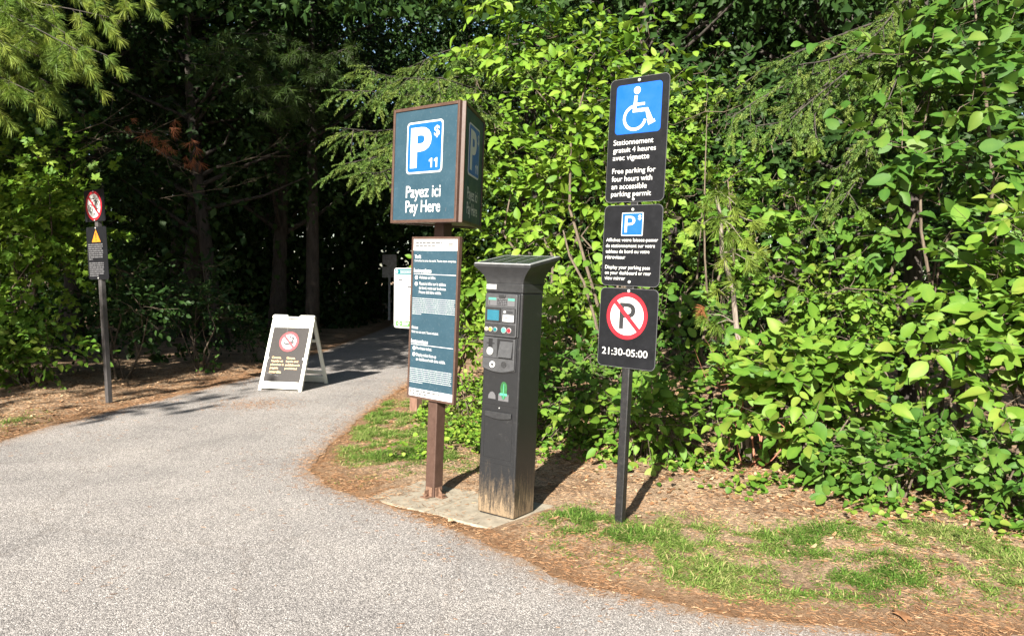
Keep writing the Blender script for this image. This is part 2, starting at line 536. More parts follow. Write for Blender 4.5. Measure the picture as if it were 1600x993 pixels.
def road_dist(x, y):
    """distance to the road edge: negative on the road"""
    x = np.asarray(x, float); y = np.asarray(y, float)
    A, B = ROADC, np.roll(ROADC, -1, 0)
    best = np.full(x.shape, 1e9)
    inside = np.zeros(x.shape, bool)
    for a, b in zip(A, B):
        d = b - a
        L2 = d @ d + 1e-12
        t = np.clip(((x - a[0]) * d[0] + (y - a[1]) * d[1]) / L2, 0, 1)
        best = np.minimum(best, (x - a[0] - t * d[0]) ** 2 + (y - a[1] - t * d[1]) ** 2)
        if a[1] != b[1]:
            c = ((a[1] > y) != (b[1] > y)) & (x < d[0] * (y - a[1]) / (b[1] - a[1]) + a[0])
            inside ^= c
    d = np.sqrt(best)
    return np.where(inside, -d, d)


PAD_C, PAD_R = np.array([-.023, 5.080]), -.605


def pad_local(x, y):
    c, s = math.cos(PAD_R), math.sin(PAD_R)
    dx, dy = x - PAD_C[0], y - PAD_C[1]
    return dx * c + dy * s, -dx * s + dy * c


def ground_h(x, y, d=None):
    if d is None: d = road_dist(x, y)
    s = np.clip((d - .02) / .7, 0, 1); s = s * s * (3 - 2 * s)
    h = s * (.028 + .022 * smooth_noise(x, y, 2.2, 3)) + .010 * np.clip(d / .1, 0, 1) * smooth_noise(x, y, 14, 4) - .004
    px, py = pad_local(x, y)
    q = np.maximum(np.abs(px + .40) - .56, np.where(py < 0, -py - .42, py - .27))          # distance outside the slab
    q = q + .06 * smooth_noise(x, y, 5, 21)
    k = np.clip((.30 - q) / .2, 0, 1)
    t = np.clip((q + .12) / .24, 0, 1); t = t * t * (3 - 2 * t)
    h = h * (1 - k) + k * (-.014 + .030 * t)
    return np.where(d < -.14, -.012, np.where(d < 0, -.001, h + .003))


def set_attr(me, name, arr):
    a = me.attributes.new(name, 'FLOAT', 'POINT')
    a.data.foreach_set('value', np.asarray(arr, np.float32))


def mesh_np(name, V, F, mat, parent=None, var=None, smooth=False, attr='var'):
    """F: (n,k) array of equal-size faces"""
    me = bpy.data.meshes.new(name)
    n, k = F.shape
    me.vertices.add(len(V)); me.vertices.foreach_set('co', np.ascontiguousarray(V, np.float32).ravel())
    me.loops.add(n * k); me.loops.foreach_set('vertex_index', np.ascontiguousarray(F, np.int32).ravel())
    me.polygons.add(n); me.polygons.foreach_set('loop_start', np.arange(0, n * k, k, dtype=np.int32))
    me.polygons.foreach_set('use_smooth', np.full(n, smooth))
    me.update(calc_edges=True)
    if var is not None: set_attr(me, attr, var)
    me.materials.append(mat)
    o = bpy.data.objects.new(name, me)
    COL.objects.link(o)
    if parent: o.parent = parent
    return o


def axis_pts(lo, hi, step, far):
    mid = np.arange(lo, hi + 1e-6, step)
    out = []
    s = step; p = hi
    while p < far:
        s *= 1.35; p += s; out.append(p)
    out2 = []
    s = step; p = lo
    while p > -far:
        s *= 1.35; p -= s; out2.append(p)
    return np.array(out2[::-1] + list(mid) + out)


gx, gy = axis_pts(-7, 6, .055, 400), axis_pts(2.6, 15, .055, 400)
GX, GY = np.meshgrid(gx, gy)
fx, fy = GX.ravel(), GY.ravel()
gd = road_dist(fx, fy)
nx, ny = len(gx), len(gy)
ii = (np.arange(ny - 1)[:, None] * nx + np.arange(nx - 1)[None]).ravel()
g = mesh_np('ground', np.stack([fx, fy, ground_h(fx, fy, gd)], 1), np.stack([ii, ii + 1, ii + nx + 1, ii + nx], 1), M['ground'],
            var=np.clip(gd, 0, 3), smooth=True, attr='edge')
tag(g, kind='structure')

_pts = [Vector(p) for p in ROAD]
_n = len(_pts)
ix, iy = np.meshgrid(np.arange(-7, 6, .16), np.arange(-2, 24, .16))
ix, iy = ix.ravel(), iy.ravel()
_d = road_dist(ix, iy)
_in = [Vector((a, b)) for a, b, c in zip(ix, iy, _d) if -.75 < c < -.09]
vo, eo, fo, *_ = geometry.delaunay_2d_cdt(_pts + _in, [(i, (i + 1) % _n) for i in range(_n)], [], 1, 1e-5)
va = np.array([v[:] for v in vo])
rd = mesh_np('asphalt_path', np.column_stack([va, np.full(len(va), .004)]), np.array([f for f in fo if len(f) == 3]), M['asphalt'],
             var=np.clip(-road_dist(va[:, 0], va[:, 1]), 0, 1), attr='edge')
tag(rd, kind='structure')

pad = MB()
pad.box(-1.08, -.440, -.335, .34, -.10, .004)
pad.box(-.428, .20, -.335, .34, -.10, .004)
po = pad.build('concrete_pad', M['concrete'], bevel=.012)
po.location = (PAD_C[0], PAD_C[1], 0); po.rotation_euler = (0, 0, PAD_R)
tag(po, kind='structure')

# ------------------------------------------------------------------ foliage tools
def nz(a):
    return a / (np.linalg.norm(a, axis=-1, keepdims=True) + 1e-9)


def leaf_tmpl(rows, widths, half, fold=.35, droop=.18):
    V, F = [], []
    for t, w in zip(rows, widths):
        x = w * half
        z = -droop * t * t
        V += [(-x, t, z + fold * x), (0, t, z), (x, t, z + fold * x)]
    for i in range(len(rows) - 1):
        a = 3 * i
        F += [(a, a + 1, a + 4, a + 3), (a + 1, a + 2, a + 5, a + 4)]
    return np.array(V, float), np.array(F)


OVATE = leaf_tmpl([0, .09, .26, .50, .74, .91, 1], [.06, .55, .93, 1, .70, .30, .02], .30, .24, .2)
ROUND = leaf_tmpl([0, .1, .32, .6, .85, 1], [.05, .7, 1, .98, .6, .04], .40, .25, .12)
LANCE = leaf_tmpl([0, .2, .5, .8, 1], [.04, .85, 1, .6, .02], .19)
LOW = leaf_tmpl([0, .42, 1], [.06, 1, .03], .34, .35, .2)


def maple_tmpl():
    """five-lobed leaf: each lobe two quads round the midrib of the lobe"""
    V, F = [], []
    for a, L in ((0, 1.0), (52, .8), (-52, .8), (104, .5), (-104, .5)):
        a = math.radians(a)
        d = np.array([math.sin(a), math.cos(a)]); s = np.array([d[1], -d[0]])
        b = len(V)
        c0 = np.array([0, .12])
        for t, w in ((0, .05), (.38, .17), (.62, .20), (.8, .10), (1, .01)):
            for k in (-1, 0, 1):
                p = c0 + d * L * .8 * t + s * w * k * L
                V.append((p[0], p[1], -.16 * (p @ p) + .25 * abs(k) * w + .004 * (b % 7)))
        for i in range(4):
            q = b + 3 * i
            F += [(q, q + 1, q + 4, q + 3), (q + 1, q + 2, q + 5, q + 4)]
    return np.array(V), np.array(F)


MAPLE = maple_tmpl()


def needle_tmpl(n, length, spread, width, seed, along=0.0, tipcone=True):
    """thin needles round an axis along +y; 'along' spreads their roots down the axis"""
    r = np.random.default_rng(seed)
    V, F = [], []
    for i in range(n):
        t = r.uniform(0, along) if along else 0.0
        a = r.uniform(0, 2 * np.pi)
        sp = spread * r.uniform(.55, 1.1)
        d = np.array([math.cos(a) * sp, math.cos(sp * .9) if sp < 1.6 else .1, math.sin(a) * sp * .8])
        d = d / np.linalg.norm(d)
        L = length * r.uniform(.75, 1.1) * (1 - .45 * t)
        s = np.cross(d, r.normal(size=3)); s = s / np.linalg.norm(s) * width
        b = np.array([0, t, -.12 * t * t])
        mid = b + d * L * .55 + np.array([0, 0, -.02 * L])
        tip = b + d * L + np.array([0, 0, -.10 * L])
        k = len(V)
        V += [b - s * .6, b + s * .6, mid + s, mid - s, tip + s * .2, tip - s * .2]
        F += [(k, k + 1, k + 2, k + 3), (k + 3, k + 2, k + 4, k + 5)]
    return np.array(V), np.array(F)


SPRUCE_TWIG = needle_tmpl(95, .20, 1.0, .016, 1, along=1.0)
PINE_TUFT = needle_tmpl(46, 1.0, .85, .013, 2, along=.4)
PINE_FAR = needle_tmpl(16, 1.0, .95, .022, 3, along=.4)


def scatter(name, tmpl, P, Y, Z, S, var, mat, parent=None):
    TV, TF = tmpl
    Y = nz(Y); Z = nz(Z - Y * np.sum(Z * Y, 1, keepdims=True)); X = np.cross(Y, Z)
    S = np.asarray(S)[:, None, None]
    n, k = len(P), len(TV)
    rv = np.random.default_rng(n * 7 + k)
    broad = k < 80
    kx = rv.uniform(.78, 1.22, (n, 1, 1)) if broad else 1.0
    kz = rv.uniform(-.3, 2.3, (n, 1, 1)) if broad else 1.0
    tw = rv.normal(0, .35, (n, 1, 1)) if broad else 0.0
    tx, ty, tz = TV[None, :, 0:1], TV[None, :, 1:2], TV[None, :, 2:3]
    W = P[:, None, :] + S * (tx * kx * X[:, None] + ty * Y[:, None] + (tz * kz + tw * tx * ty) * Z[:, None])
    F = (TF[None] + (np.arange(n) * k)[:, None, None]).reshape(-1, TF.shape[1])
    return mesh_np(name, W.reshape(-1, 3), F, mat, parent, np.clip((np.asarray(var)[:, None] + (np.arange(k)[None] % 3 == 1) * (.16 if broad else 0.0) + rv.normal(0, .05, (n, k))).ravel(), 0, 1), smooth=True)


def sprays(r, B, D, L, k, size, face, droop=.25, flat=.55):
    """k leaves alternately along each twig (base B, direction D, length L)"""
    n = len(B)
    D = nz(D)
    side = nz(np.cross(D, np.array([0, 0, 1.0])) + 1e-4)
    Ps, Ys, Zs, Ss, Vs = [], [], [], [], []
    tw = r.uniform(0, 1, n)
    for j in range(k):
        t = (j + .6 + r.uniform(-.2, .2, n)) / k
        P = B + D * (L * t)[:, None]
        P[:, 2] -= droop * L * t * t
        sg = (-1) ** j
        if j == k - 1:
            Y = D + r.normal(0, .25, (n, 3)) + np.array([0, 0, -.3])
        else:
            Y = D * .55 + side * sg * .8 + r.normal(0, .28, (n, 3)) + np.array([0, 0, -.28])
        Z = face * flat + np.array([0, 0, .55]) + r.normal(0, .42, (n, 3))
        Ps.append(P); Ys.append(Y); Zs.append(Z)
        Ss.append(size * r.uniform(.45, 1.22, n)); Vs.append(np.clip(.6 * tw + .4 * r.uniform(0, 1, n), 0, 1))
    return map(np.concatenate, (Ps, Ys, Zs, Ss, Vs))


def lumpy(r, n, rx, ry, rz, lump=.3, power=.45, up=0.0):
    d = nz(r.normal(size=(n, 3)))
    ph = r.uniform(0, 6, (4, 3)); fr = r.uniform(1.5, 4, (4, 3))
    m = sum(np.sin(d[:, 0] * f[0] + p[0]) * np.sin(d[:, 1] * f[1] + p[1]) + np.sin(d[:, 2] * f[2] * 1.5 + p[2]) * .6 for f, p in zip(fr, ph)) / 3
    rad = r.uniform(0, 1, n) ** power * (1 + lump * m)
    return d * rad[:, None] * np.array([rx, ry, rz]), d


SUNH = np.array([SUNV.x, SUNV.y, .35])


def bush(name, label, cat, x, y, h, rx, ry, n, leaf, size, mat, seed, k=6, L=.34, z0=.05, group=None, stems=7, droop=.25, parts=('foliage', 'stems'), lean=(0, 0),
         clumps=9, stem_mat='twig', sd=.5, lump=.35, power=.5):
    """a shrub: stems rising from one root, leafy twigs gathered into uneven clumps"""
    r = np.random.default_rng(seed)
    z = float(ground_h(np.array([x]), np.array([y]))[0])
    t = thing(name, label, cat, (x, y, z), group=group)
    zc = (h + z0) / 2
    C, _ = lumpy(r, clumps, rx * .62, ry * .62, (h - z0) / 2 * .70, .3, .4)
    C += np.array([lean[0], lean[1], zc])
    per = max(1, n // clumps)
    Bs, Ds = [], []
    for c in C:
        cr = r.uniform(.26, .46)
        q, d = lumpy(r, per, rx * cr * 1.25, ry * cr * 1.25, min(max((h - z0) / 2 * cr * .36, .07), .30), lump, power)
        Bs.append(c + q); Ds.append(d * .8 + nz(c - np.array([0, 0, zc * .6]))[None] * .5 + r.normal(0, .3, (per, 3)))
    B, D = np.concatenate(Bs), np.concatenate(Ds)
    keep = (B[:, 2] > .04) & (B[:, 2] < h * 1.03)
    B, D = B[keep], D[keep]
    P, Y, Z, S, V = sprays(r, B, D, L * r.uniform(.6, 1.25, len(B)), k, size, SUNH, droop)
    P[:, 2] = np.maximum(P[:, 2], .03)
    scatter(parts[0], leaf, P, Y, Z, S, V, mat, t)
    mb = MB()
    for i in range(stems):
        c = C[i % len(C)] + r.normal(0, .08, 3)
        b = np.array([r.normal(0, .07), r.normal(0, .07), -.05])
        m = (b + c) / 2 + np.array([r.normal(0, .05 + .05 * h), r.normal(0, .05 + .03 * h), .06 * h])
        rr = (.007 + .0035 * h) * r.uniform(.6, 1.2)
        mb.tube([b, (b + m) / 2 + r.normal(0, .02 + .015 * h, 3), m, (m + c) / 2 + r.normal(0, .03 + .015 * h, 3), c], [rr, rr * .85, rr * .7, rr * .5, rr * .25], 5)
    idx = r.choice(len(B), min(len(B), int(90 * sd)), replace=False)
    for i in idx:
        c = C[np.argmin(np.linalg.norm(C - B[i], axis=1))]
        e = B[i] + nz(D[i][None])[0] * L * .8
        mb.tube([c, (c + B[i]) / 2 + r.normal(0, .02, 3), B[i], e], [.005, .004, .003, .0015], 3, False)
    mb.build(parts[1], M[stem_mat], t)
    return t


def make_tree_meshes(seed, h, trunk_r, crown_z, crown_r, crown_h, nclump, per, leaf, size, mat, k=5, L=.5, bark='bark', needle=False, lean=0.0):
    r = np.random.default_rng(seed)
    mb = MB()
    pts = []
    bend = r.normal(0, .03 * h, 2)
    for i in range(9):
        t = i / 8
        pts.append(np.array([bend[0] * math.sin(t * 2.6) + lean * t * h, bend[1] * math.sin(t * 2.2), -.15 + t * h * .94]))
    mb.tube(pts, [trunk_r * (1.35 if i == 0 else 1.0) * (1 - .86 * i / 8) for i in range(9)], 9)
    C, d = lumpy(r, nclump, crown_r, crown_r, crown_h / 2, .25, .38)
    C[:, 0] += lean * (crown_z + crown_h / 2)
    C[:, 2] += crown_z + crown_h / 2
    for c in C:
        tz = np.clip((c[2] - np.hypot(c[0], c[1]) * r.uniform(.25, .6)) / (h * .94), .05, .97)
        k0 = int(tz * 8); fr = tz * 8 - k0
        b = pts[k0] * (1 - fr) + pts[min(8, k0 + 1)] * fr
        m = (b + c) / 2 + np.array([r.normal(0, .1), r.normal(0, .1), r.uniform(-.05, .3)])
        rr = trunk_r * (1 - .86 * tz) * .45
        mb.tube([b, m, c], [rr, rr * .6, rr * .2], 5, False)
    trunk = mb.build('trunk', M[bark])
    Bs, Ds = [], []
    for c in C:
        cr = r.uniform(.55, 1.1)
        q, dd = lumpy(r, per, crown_r * .34 * cr, crown_r * .34 * cr, crown_r * .24 * cr, .3, .55)
        Bs.append(c + q); Ds.append(dd + np.array([0, 0, -.15]))
    B, D = np.concatenate(Bs), np.concatenate(Ds)
    face = nz(B - np.array([0, 0, crown_z + crown_h / 2]))
    P, Y, Z, S, V = sprays(r, B, D, L * r.uniform(.6, 1.3, len(B)), k, size, np.tile(face, (1, 1)) * .6, .25)
    crown = scatter('crown', leaf, P, Y, Z, S, V, mat)
    return trunk, crown


def plant_tree(meshes, name, label, x, y, rz, sc, group=None, cat='tree', first=[]):
    t = thing(name, label, cat, (x, y, 0), rz, group=group, scale=sc)
    for o in meshes:
        if o.parent is None: o.parent = t
        else:
            c = o.copy(); COL.objects.link(c); c.parent = t
    return t


# hedge coordinates: u along the hedge front (to the right and nearer), v behind it
HU, HV, H0 = np.array([.78, -.625]), np.array([.625, .78]), np.array([1.80, 6.00])


def hp(u, v):
    return H0 + HU * u + HV * v


# ------------------------------------------------------------------ trees and bushes
# forest trees: four kinds, copied
kindA = make_tree_meshes(21, 14, .20, 2.2, 3.2, 11.5, 46, 34, LOW, .17, M['leaf_shade_dark'])
kindB = make_tree_meshes(22, 12, .16, 1.2, 2.8, 10.5, 42, 34, LOW, .16, M['leaf_shade_dark'])
kindC = make_tree_meshes(23, 16, .24, 4.2, 3.6, 11.0, 46, 34, LOW, .18, M['leaf_shade_dark'])
KINDS = [kindA, kindB, kindC]
rt = random.Random(5)
DARK = 'trees standing in the dark forest'
forest = []
for y, xs in ((15.5, (-9.2, -6.4, 2.6, 6.0)), (18.5, (-11.5, -8.0, -5.6, .9, 4.2, 8.2)), (22.5, (-14, -10, -6.6, 1.6, 5.4, 9.6, 13)),
              (27, (-17, -12.5, -8.6, -5.2, 2.0, 6.5, 11, 15.5)), (32, (-20, -15, -10.5, -6.5, -2.2, 2.5, 7.5, 13, 18)), (38, (-24, -18, -12.5, -7.5, -2.5, 3, 9, 15, 21)),
              (11.5, (5.5, 9.2)), (12.8, (-12.2, 2.4)), (8.0, (9.4,)), (10.2, (-11.2,))):
    for x in xs:
        forest.append((x + rt.uniform(-.5, .5), y + rt.uniform(-.6, .6)))
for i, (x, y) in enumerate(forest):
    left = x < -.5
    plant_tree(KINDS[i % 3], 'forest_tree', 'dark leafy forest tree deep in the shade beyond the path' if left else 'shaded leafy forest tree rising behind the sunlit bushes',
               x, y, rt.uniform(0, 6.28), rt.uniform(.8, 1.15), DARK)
# tall trees beyond the left edge that shade the path and the left-hand forest
for i, (x, y, s) in enumerate(((-11.4, 5.2, 1.0), (-11.2, 9.8, .85), (-13.5, 7.4, 1.05), (-14.5, 0.5, 1.1), (-16.5, 4.6, 1.0), (-9.8, 12.4, .85), (-12.0, 2.0, 1.0))):
    plant_tree(KINDS[2 - i % 2 * 2], 'forest_tree', 'tall leafy tree beyond the left edge shading the path', x, y, rt.uniform(0, 6.28), s, 'trees shading the path from the left')

for i, (x, y, s) in enumerate(((8.2, 3.2, .95), (10.5, .2, 1.1), (9.6, -4.2, 1.05), (12.5, 4.5, 1.1), (13.5, -2.5, 1.2), (8.8, -8.5, 1.0))):  # unseen trees added to block sky light from the right
    plant_tree(KINDS[i % 2], 'forest_tree', 'unseen leafy tree added beyond the right edge to block sky light', x, y, rt.uniform(0, 6.28), s, 'unseen trees added beyond the right edge')

# the closed wood farther in, which reads as one dark mass
def wood_mass(name, label, n, fn, size, seed):
    r = np.random.default_rng(seed)
    P = fn(r, n)
    n = len(P)
    Y = r.normal(size=(n, 3)) + np.array([0, 0, -.3]); Z = r.normal(0, .6, (n, 3)) + np.array([0, 0, .8])
    o = scatter(name, LOW, P, Y, Z, size * r.uniform(.6, 1.3, n), r.uniform(0, 1, n), M['leaf_shade_dark'])
    return tag(o, label, 'undergrowth' if 'thicket' in name else 'foliage', kind='stuff')


def far_thicket(r, n):
    x = r.uniform(-34, 34, n); y = r.uniform(24, 42, n); z = 12.5 * r.uniform(0, 1, n) ** 1.25
    k = ~((np.abs(x + 3.1) < 1.6) & (z < 2.7) & (y < 27)) & (smooth_noise(x, y + z * 1.7, .8, 71) > -.62)
    return np.stack([x, y, z], 1)[k]


def edge_thicket(r, n):
    a = r.uniform(-1.25, 1.15, n) * 1.0; R = r.uniform(44, 50, n)
    return np.stack([R * np.sin(a), R * np.cos(a) + 2, 17 * r.uniform(0, 1, n)], 1)


def mid_thicket(r, n):
    side = r.uniform(0, 1, n) < .5
    x = np.where(side, r.uniform(-16, -5.0, n), r.uniform(.6, 15, n)); y = r.uniform(12.5, 24, n); z = 3.2 * r.uniform(0, 1, n) ** 1.6
    k = (smooth_noise(x, y, 1.3, 77) > -.25) & ((x < -5.0 - .0 * y) | (y > 11.5 + .15 * x))
    return np.stack([x, y, z], 1)[k]


def canopy(r, n):
    x = r.uniform(-17, 15, n); y = r.uniform(11.5, 34, n)
    z = 5.4 + .33 * (y - 11.5) + 3.5 * r.uniform(0, 1, n)
    k = smooth_noise(x, y, 1.1, 78) > -.75
    return np.stack([x, y, z], 1)[k]


def left_shade_leaves(r, n):  # unseen leaf mass, added to darken the forest left of the path
    x = r.uniform(-17, -6.6, n); y = r.uniform(-3, 9, n); z = r.uniform(5.2, 11, n)
    k = (smooth_noise(x, y + z, 1.5, 79) > .06) & ~((x > -7.6) & (y < 2.5))
    s = np.array(SUNV)
    for q, rad in (((-4.9, 9.0, 2.1), .75), ((-6.2, 10.0, 3.1), .55), ((-7.0, 9.6, 1.4), .45), ((-4.5, 7.2, 3.8), .9)):
        d = np.stack([x, y, z], 1) - np.array(q)
        k &= np.linalg.norm(d - (d @ s)[:, None] * s[None], axis=1) > rad        # gaps cut along the sun direction to let light through
    return np.stack([x, y, z], 1)[k]


def end_thicket(r, n):
    x = r.uniform(-14, 7, n); y = r.uniform(21, 27, n); z = 4.5 * r.uniform(0, 1, n) ** 1.3
    k = ~((np.abs(x + 2.6) < 1.75) & (z < 2.6) & (y < 27))
    return np.stack([x, y, z], 1)[k]


wood_mass('overhead_leaf_mass', 'unseen leaf mass added left of the path for shade', 26000, left_shade_leaves, .24, 405)
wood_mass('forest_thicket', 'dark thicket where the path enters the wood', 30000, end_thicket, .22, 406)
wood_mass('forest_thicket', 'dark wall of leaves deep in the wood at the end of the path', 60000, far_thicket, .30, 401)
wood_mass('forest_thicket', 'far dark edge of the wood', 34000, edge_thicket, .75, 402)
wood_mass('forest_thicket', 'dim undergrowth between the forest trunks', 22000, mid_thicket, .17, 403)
wood_mass('overhead_leaf_mass', 'closed leaf canopy over the shaded part of the path', 120000, canopy, .17, 404)

LB, LM, LV, LD = M['leaf_bright'], M['leaf_mid'], M['leaf_vine'], M['leaf_shade_dark']
# front of the hedge
FR = [
    ('leafy_bush', 'low broad-leaved bush growing just behind the pay machine', -2.35, .55, .80, .55, .35, 80, OVATE, .085, LM),
    ('leafy_bush', 'dark low bush filling the gap between the pay machine and the black post', -1.45, .45, 1.05, .55, .36, 100, OVATE, .085, LM),
    ('leafy_bush', 'heart-leaved low bush right behind the black sign post', -.75, -.12, .70, .52, .34, 100, OVATE, .105, LV),
    ('leafy_bush', 'low leafy clump between the shadow of the pay machine and the black sign post', -1.75, .05, .50, .42, .28, 60, OVATE, .09, LV),
    ('leafy_bush', 'bush with reddish stems at the foot of the thin pale sapling', -.05, .35, 1.15, .55, .34, 80, OVATE, .11, LV),
    ('leafy_bush', 'big-leaved yellowish bush in the middle of the right-hand hedge', .60, .30, 1.25, .62, .38, 120, OVATE, .15, LV),
    ('leafy_bush', 'round-leaved low bush at the right end of the hedge', 1.15, .10, .62, .60, .38, 130, ROUND, .075, LM),
    ('leafy_bush', 'broad low bush spilling onto the grass at the far right', 1.85, .15, .80, .60, .40, 130, OVATE, .085, LM),
    ('leafy_bush', 'tall broad-leaved bush at the right edge of the photo', 1.75, .65, 1.95, .70, .42, 125, OVATE, .135, LV),
    ('leafy_bush', 'fine-leaved honeysuckle bush above the big yellowish leaves', .70, .75, 2.05, .85, .40, 210, ROUND, .062, LV),
    ('leafy_bush', 'mid-green bush behind the thin pale sapling', -.30, .85, 1.70, .65, .36, 75, OVATE, .10, LM),
    ('leafy_bush', 'shady bush behind the lower plates of the parking sign', -1.30, .95, 1.75, .70, .40, 75, OVATE, .10, LM),
    ('leafy_bush', 'bright bush close behind the upper half of the pay machine', -2.35, .95, 1.85, .70, .40, 95, OVATE, .11, LB),
    ('leafy_bush', 'yellow-green bush between the pay sign and the pay machine', -3.15, .85, 1.50, .60, .40, 105, OVATE, .085, LB),
    ('leafy_bush', 'bush at the end of the hedge just beyond the right edge', 2.85, .55, 1.70, .75, .45, 130, OVATE, .12, LV),
    ('leafy_bush', 'last leafy bush of the hedge beyond the right edge', 3.8, .7, 2.0, .85, .50, 140, OVATE, .12, LM),
    ('leafy_bush', 'low weedy bush behind the foot of the pay sign', -3.3, .45, .55, .45, .36, 90, ROUND, .055, LB),
]
for i, (nm, lab, u, v, h, rx, ry, n, lt, sz, mt) in enumerate(FR):
    x, y = hp(u, v)
    bush(nm, lab, 'bush', x, y, h, rx, ry, n, lt, sz, mt, 100 + i, k=6, L=.30 if sz < .1 else .40, group='bushes along the right-hand hedge',
         stem_mat='redstem' if 'reddish' in lab else 'twig')
# tall leafy saplings behind them
TS = [
    ('elm_sapling', 'tall bright elm-leaved sapling reaching over the pay sign box', -3.35, 1.55, 6.3, 1.1, .50, 330, OVATE, .130, LB),
    ('elm_sapling', 'bright tall sapling between the pay machine and the parking sign', -2.1, 1.5, 5.6, 1.0, .48, 270, OVATE, .135, LB),
    ('maple_sapling', 'maple-leaved sapling rising behind the wheelchair plate', -1.0, 1.6, 4.0, .95, .48, 180, MAPLE, .11, LV),
    ('ash_sapling', 'yellow-green sapling right of the wheelchair plate', .10, 1.35, 2.75, .95, .45, 140, OVATE, .125, LV),
    ('broad_leaved_sapling', 'tall sapling of large green leaves at the upper right', 1.25, 1.45, 5.2, 1.1, .5, 230, OVATE, .15, LM),
    ('broad_leaved_sapling', 'sapling with large bright leaves at the right edge', 1.95, 1.0, 3.0, .75, .45, 130, OVATE, .14, LV),
    ('broad_leaved_sapling', 'dense sapling behind the others at the top right corner', 2.6, 2.7, 5.2, 1.3, .8, 330, OVATE, .14, LM),
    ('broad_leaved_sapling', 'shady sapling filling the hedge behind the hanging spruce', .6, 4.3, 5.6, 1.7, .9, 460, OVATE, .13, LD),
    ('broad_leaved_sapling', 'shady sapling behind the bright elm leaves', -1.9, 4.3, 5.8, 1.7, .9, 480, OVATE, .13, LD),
]
for i, (nm, lab, u, v, h, rx, ry, n, lt, sz, mt) in enumerate(TS):
    x, y = hp(u, v)
    bush(nm, lab, 'young tree', x, y, h, rx, ry, n, lt, sz, mt, 200 + i, k=7, L=.42, z0=.35, group='young trees behind the right-hand hedge', stems=5,
         clumps=26, parts=('crown', 'trunk'), stem_mat='twig', sd=1.0)


def conifer_branch(r, root, tip, drop, n_side, side_len, twig_len, wood, bases, dirs):
    """one bough: a drooping axis with paired side shoots; twig bases and directions are appended"""
    root, tip = np.array(root, float), np.array(tip, float)
    K = 8
    pts = []
    wob = r.normal(0, .11, 3); ph = r.uniform(0, 6)
    for i in range(K + 1):
        t = i / K
        p = root * (1 - t) + tip * t
        p[2] -= drop * t * t
        p = p + wob * math.sin(t * 5 + ph) * t
        pts.append(p)
    wood.tube(pts, [.013 * (1 - .85 * i / K) + .002 for i in range(K + 1)], 5, False)
    ax = nz((tip - root)[None])[0]
    sd = nz(np.cross(ax, [0, 0, 1.0])[None])[0]
    for j in range(n_side):
        t = (.18 + .82 * (j + r.uniform(0, 1)) / n_side)
        k = min(K - 1, int(t * K)); f = t * K - k
        b = pts[k] * (1 - f) + pts[k + 1] * f
        sg = 1 if j % 2 else -1
        d = nz((ax * r.uniform(.4, .95) + sd * sg * r.uniform(.35, 1.0) + np.array([0, 0, r.uniform(-.75, .1)]) + r.normal(0, .15, 3))[None])[0]
        L = side_len * (1.1 - .7 * t) * r.uniform(.4, 1.15)
        e = b + d * L + np.array([0, 0, -.35 * L])
        wood.tube([b, (b + e) / 2 + np.array([0, 0, .07 * L]), e], [.005, .003, .0015], 3, False)
        m = max(2, int(L / (twig_len * .30)))
        for q in range(m):
            tt = (q + .4) / m
            bb = b + (e - b) * tt
            s2 = 1 if q % 2 else -1
            side = nz(np.cross(d, [0, 0, 1.0])[None])[0]
            bases.append(bb); dirs.append(d * .8 + side * s2 * r.uniform(.2, .9) + np.array([0, 0, r.uniform(-.8, .05)]) + r.normal(0, .2, 3))
        bases.append(e); dirs.append(d + np.array([0, 0, -.3]))
    bases.append(pts[-1]); dirs.append(ax)


def spruce(name, label, x, y, h, boughs, seed, mat, twig=.15, tmpl=SPRUCE_TWIG, group=None, bark='bark', r0=.11, side=.55, nside=13, parts=('trunk', 'foliage')):
    r = np.random.default_rng(seed)
    t = thing(name, label, 'tree', (x, y, 0), group=group)
    mb = MB()
    mb.tube([(.02 * math.sin(i), .02 * math.cos(i * 1.7), -.1 + h * i / 8) for i in range(9)], [r0 * (1 - .9 * i / 8) + .004 for i in range(9)], 8)
    bases, dirs = [], []
    o = np.array([x, y, 0])
    for (tip, drop, zr) in boughs:
        tip = np.array(tip, float) - o
        conifer_branch(r, (0, 0, zr), tip, drop, nside, side, twig, mb, bases, dirs)
    mb.build(parts[0], M[bark], t)
    B, D = np.array(bases), nz(np.array(dirs))
    n = len(B)
    scatter(parts[1], tmpl, B, D, np.array([0, 0, 1.0]) + r.normal(0, .3, (n, 3)), twig * r.uniform(.75, 1.25, n), r.uniform(0, 1, n), mat, t)
    return t


def P3(px, py, y): return tuple(at(px, py, y))


# spruce behind the pay sign, boughs reaching left over the path
spruce('spruce_tree', 'spruce with flat drooping boughs beside the green pay sign box', .15, 10.7, 4.7,
       [(P3(535, 128, 8.6), .15, 4.0), (P3(528, 160, 8.7), .2, 3.75), (P3(545, 215, 8.5), .3, 3.5), (P3(575, 250, 8.4), .3, 3.3), (P3(620, 110, 8.3), .15, 4.1),
        (P3(600, 180, 8.2), .3, 3.7), (P3(650, 240, 8.3), .3, 3.4), (P3(565, 95, 9.0), .1, 4.3), (P3(660, 150, 8.2), .25, 3.9), (P3(600, 225, 8.3), .3, 3.4), (P3(690, 205, 8.6), .3, 3.6),
        ((.5, 10.4, 3.2), .4, 3.6), ((.3, 9.2, 4.4), .3, 4.5), ((-1.4, 10.4, 4.6), .2, 4.8)], 31, M['spruce'], nside=30, side=.6, twig=.19)
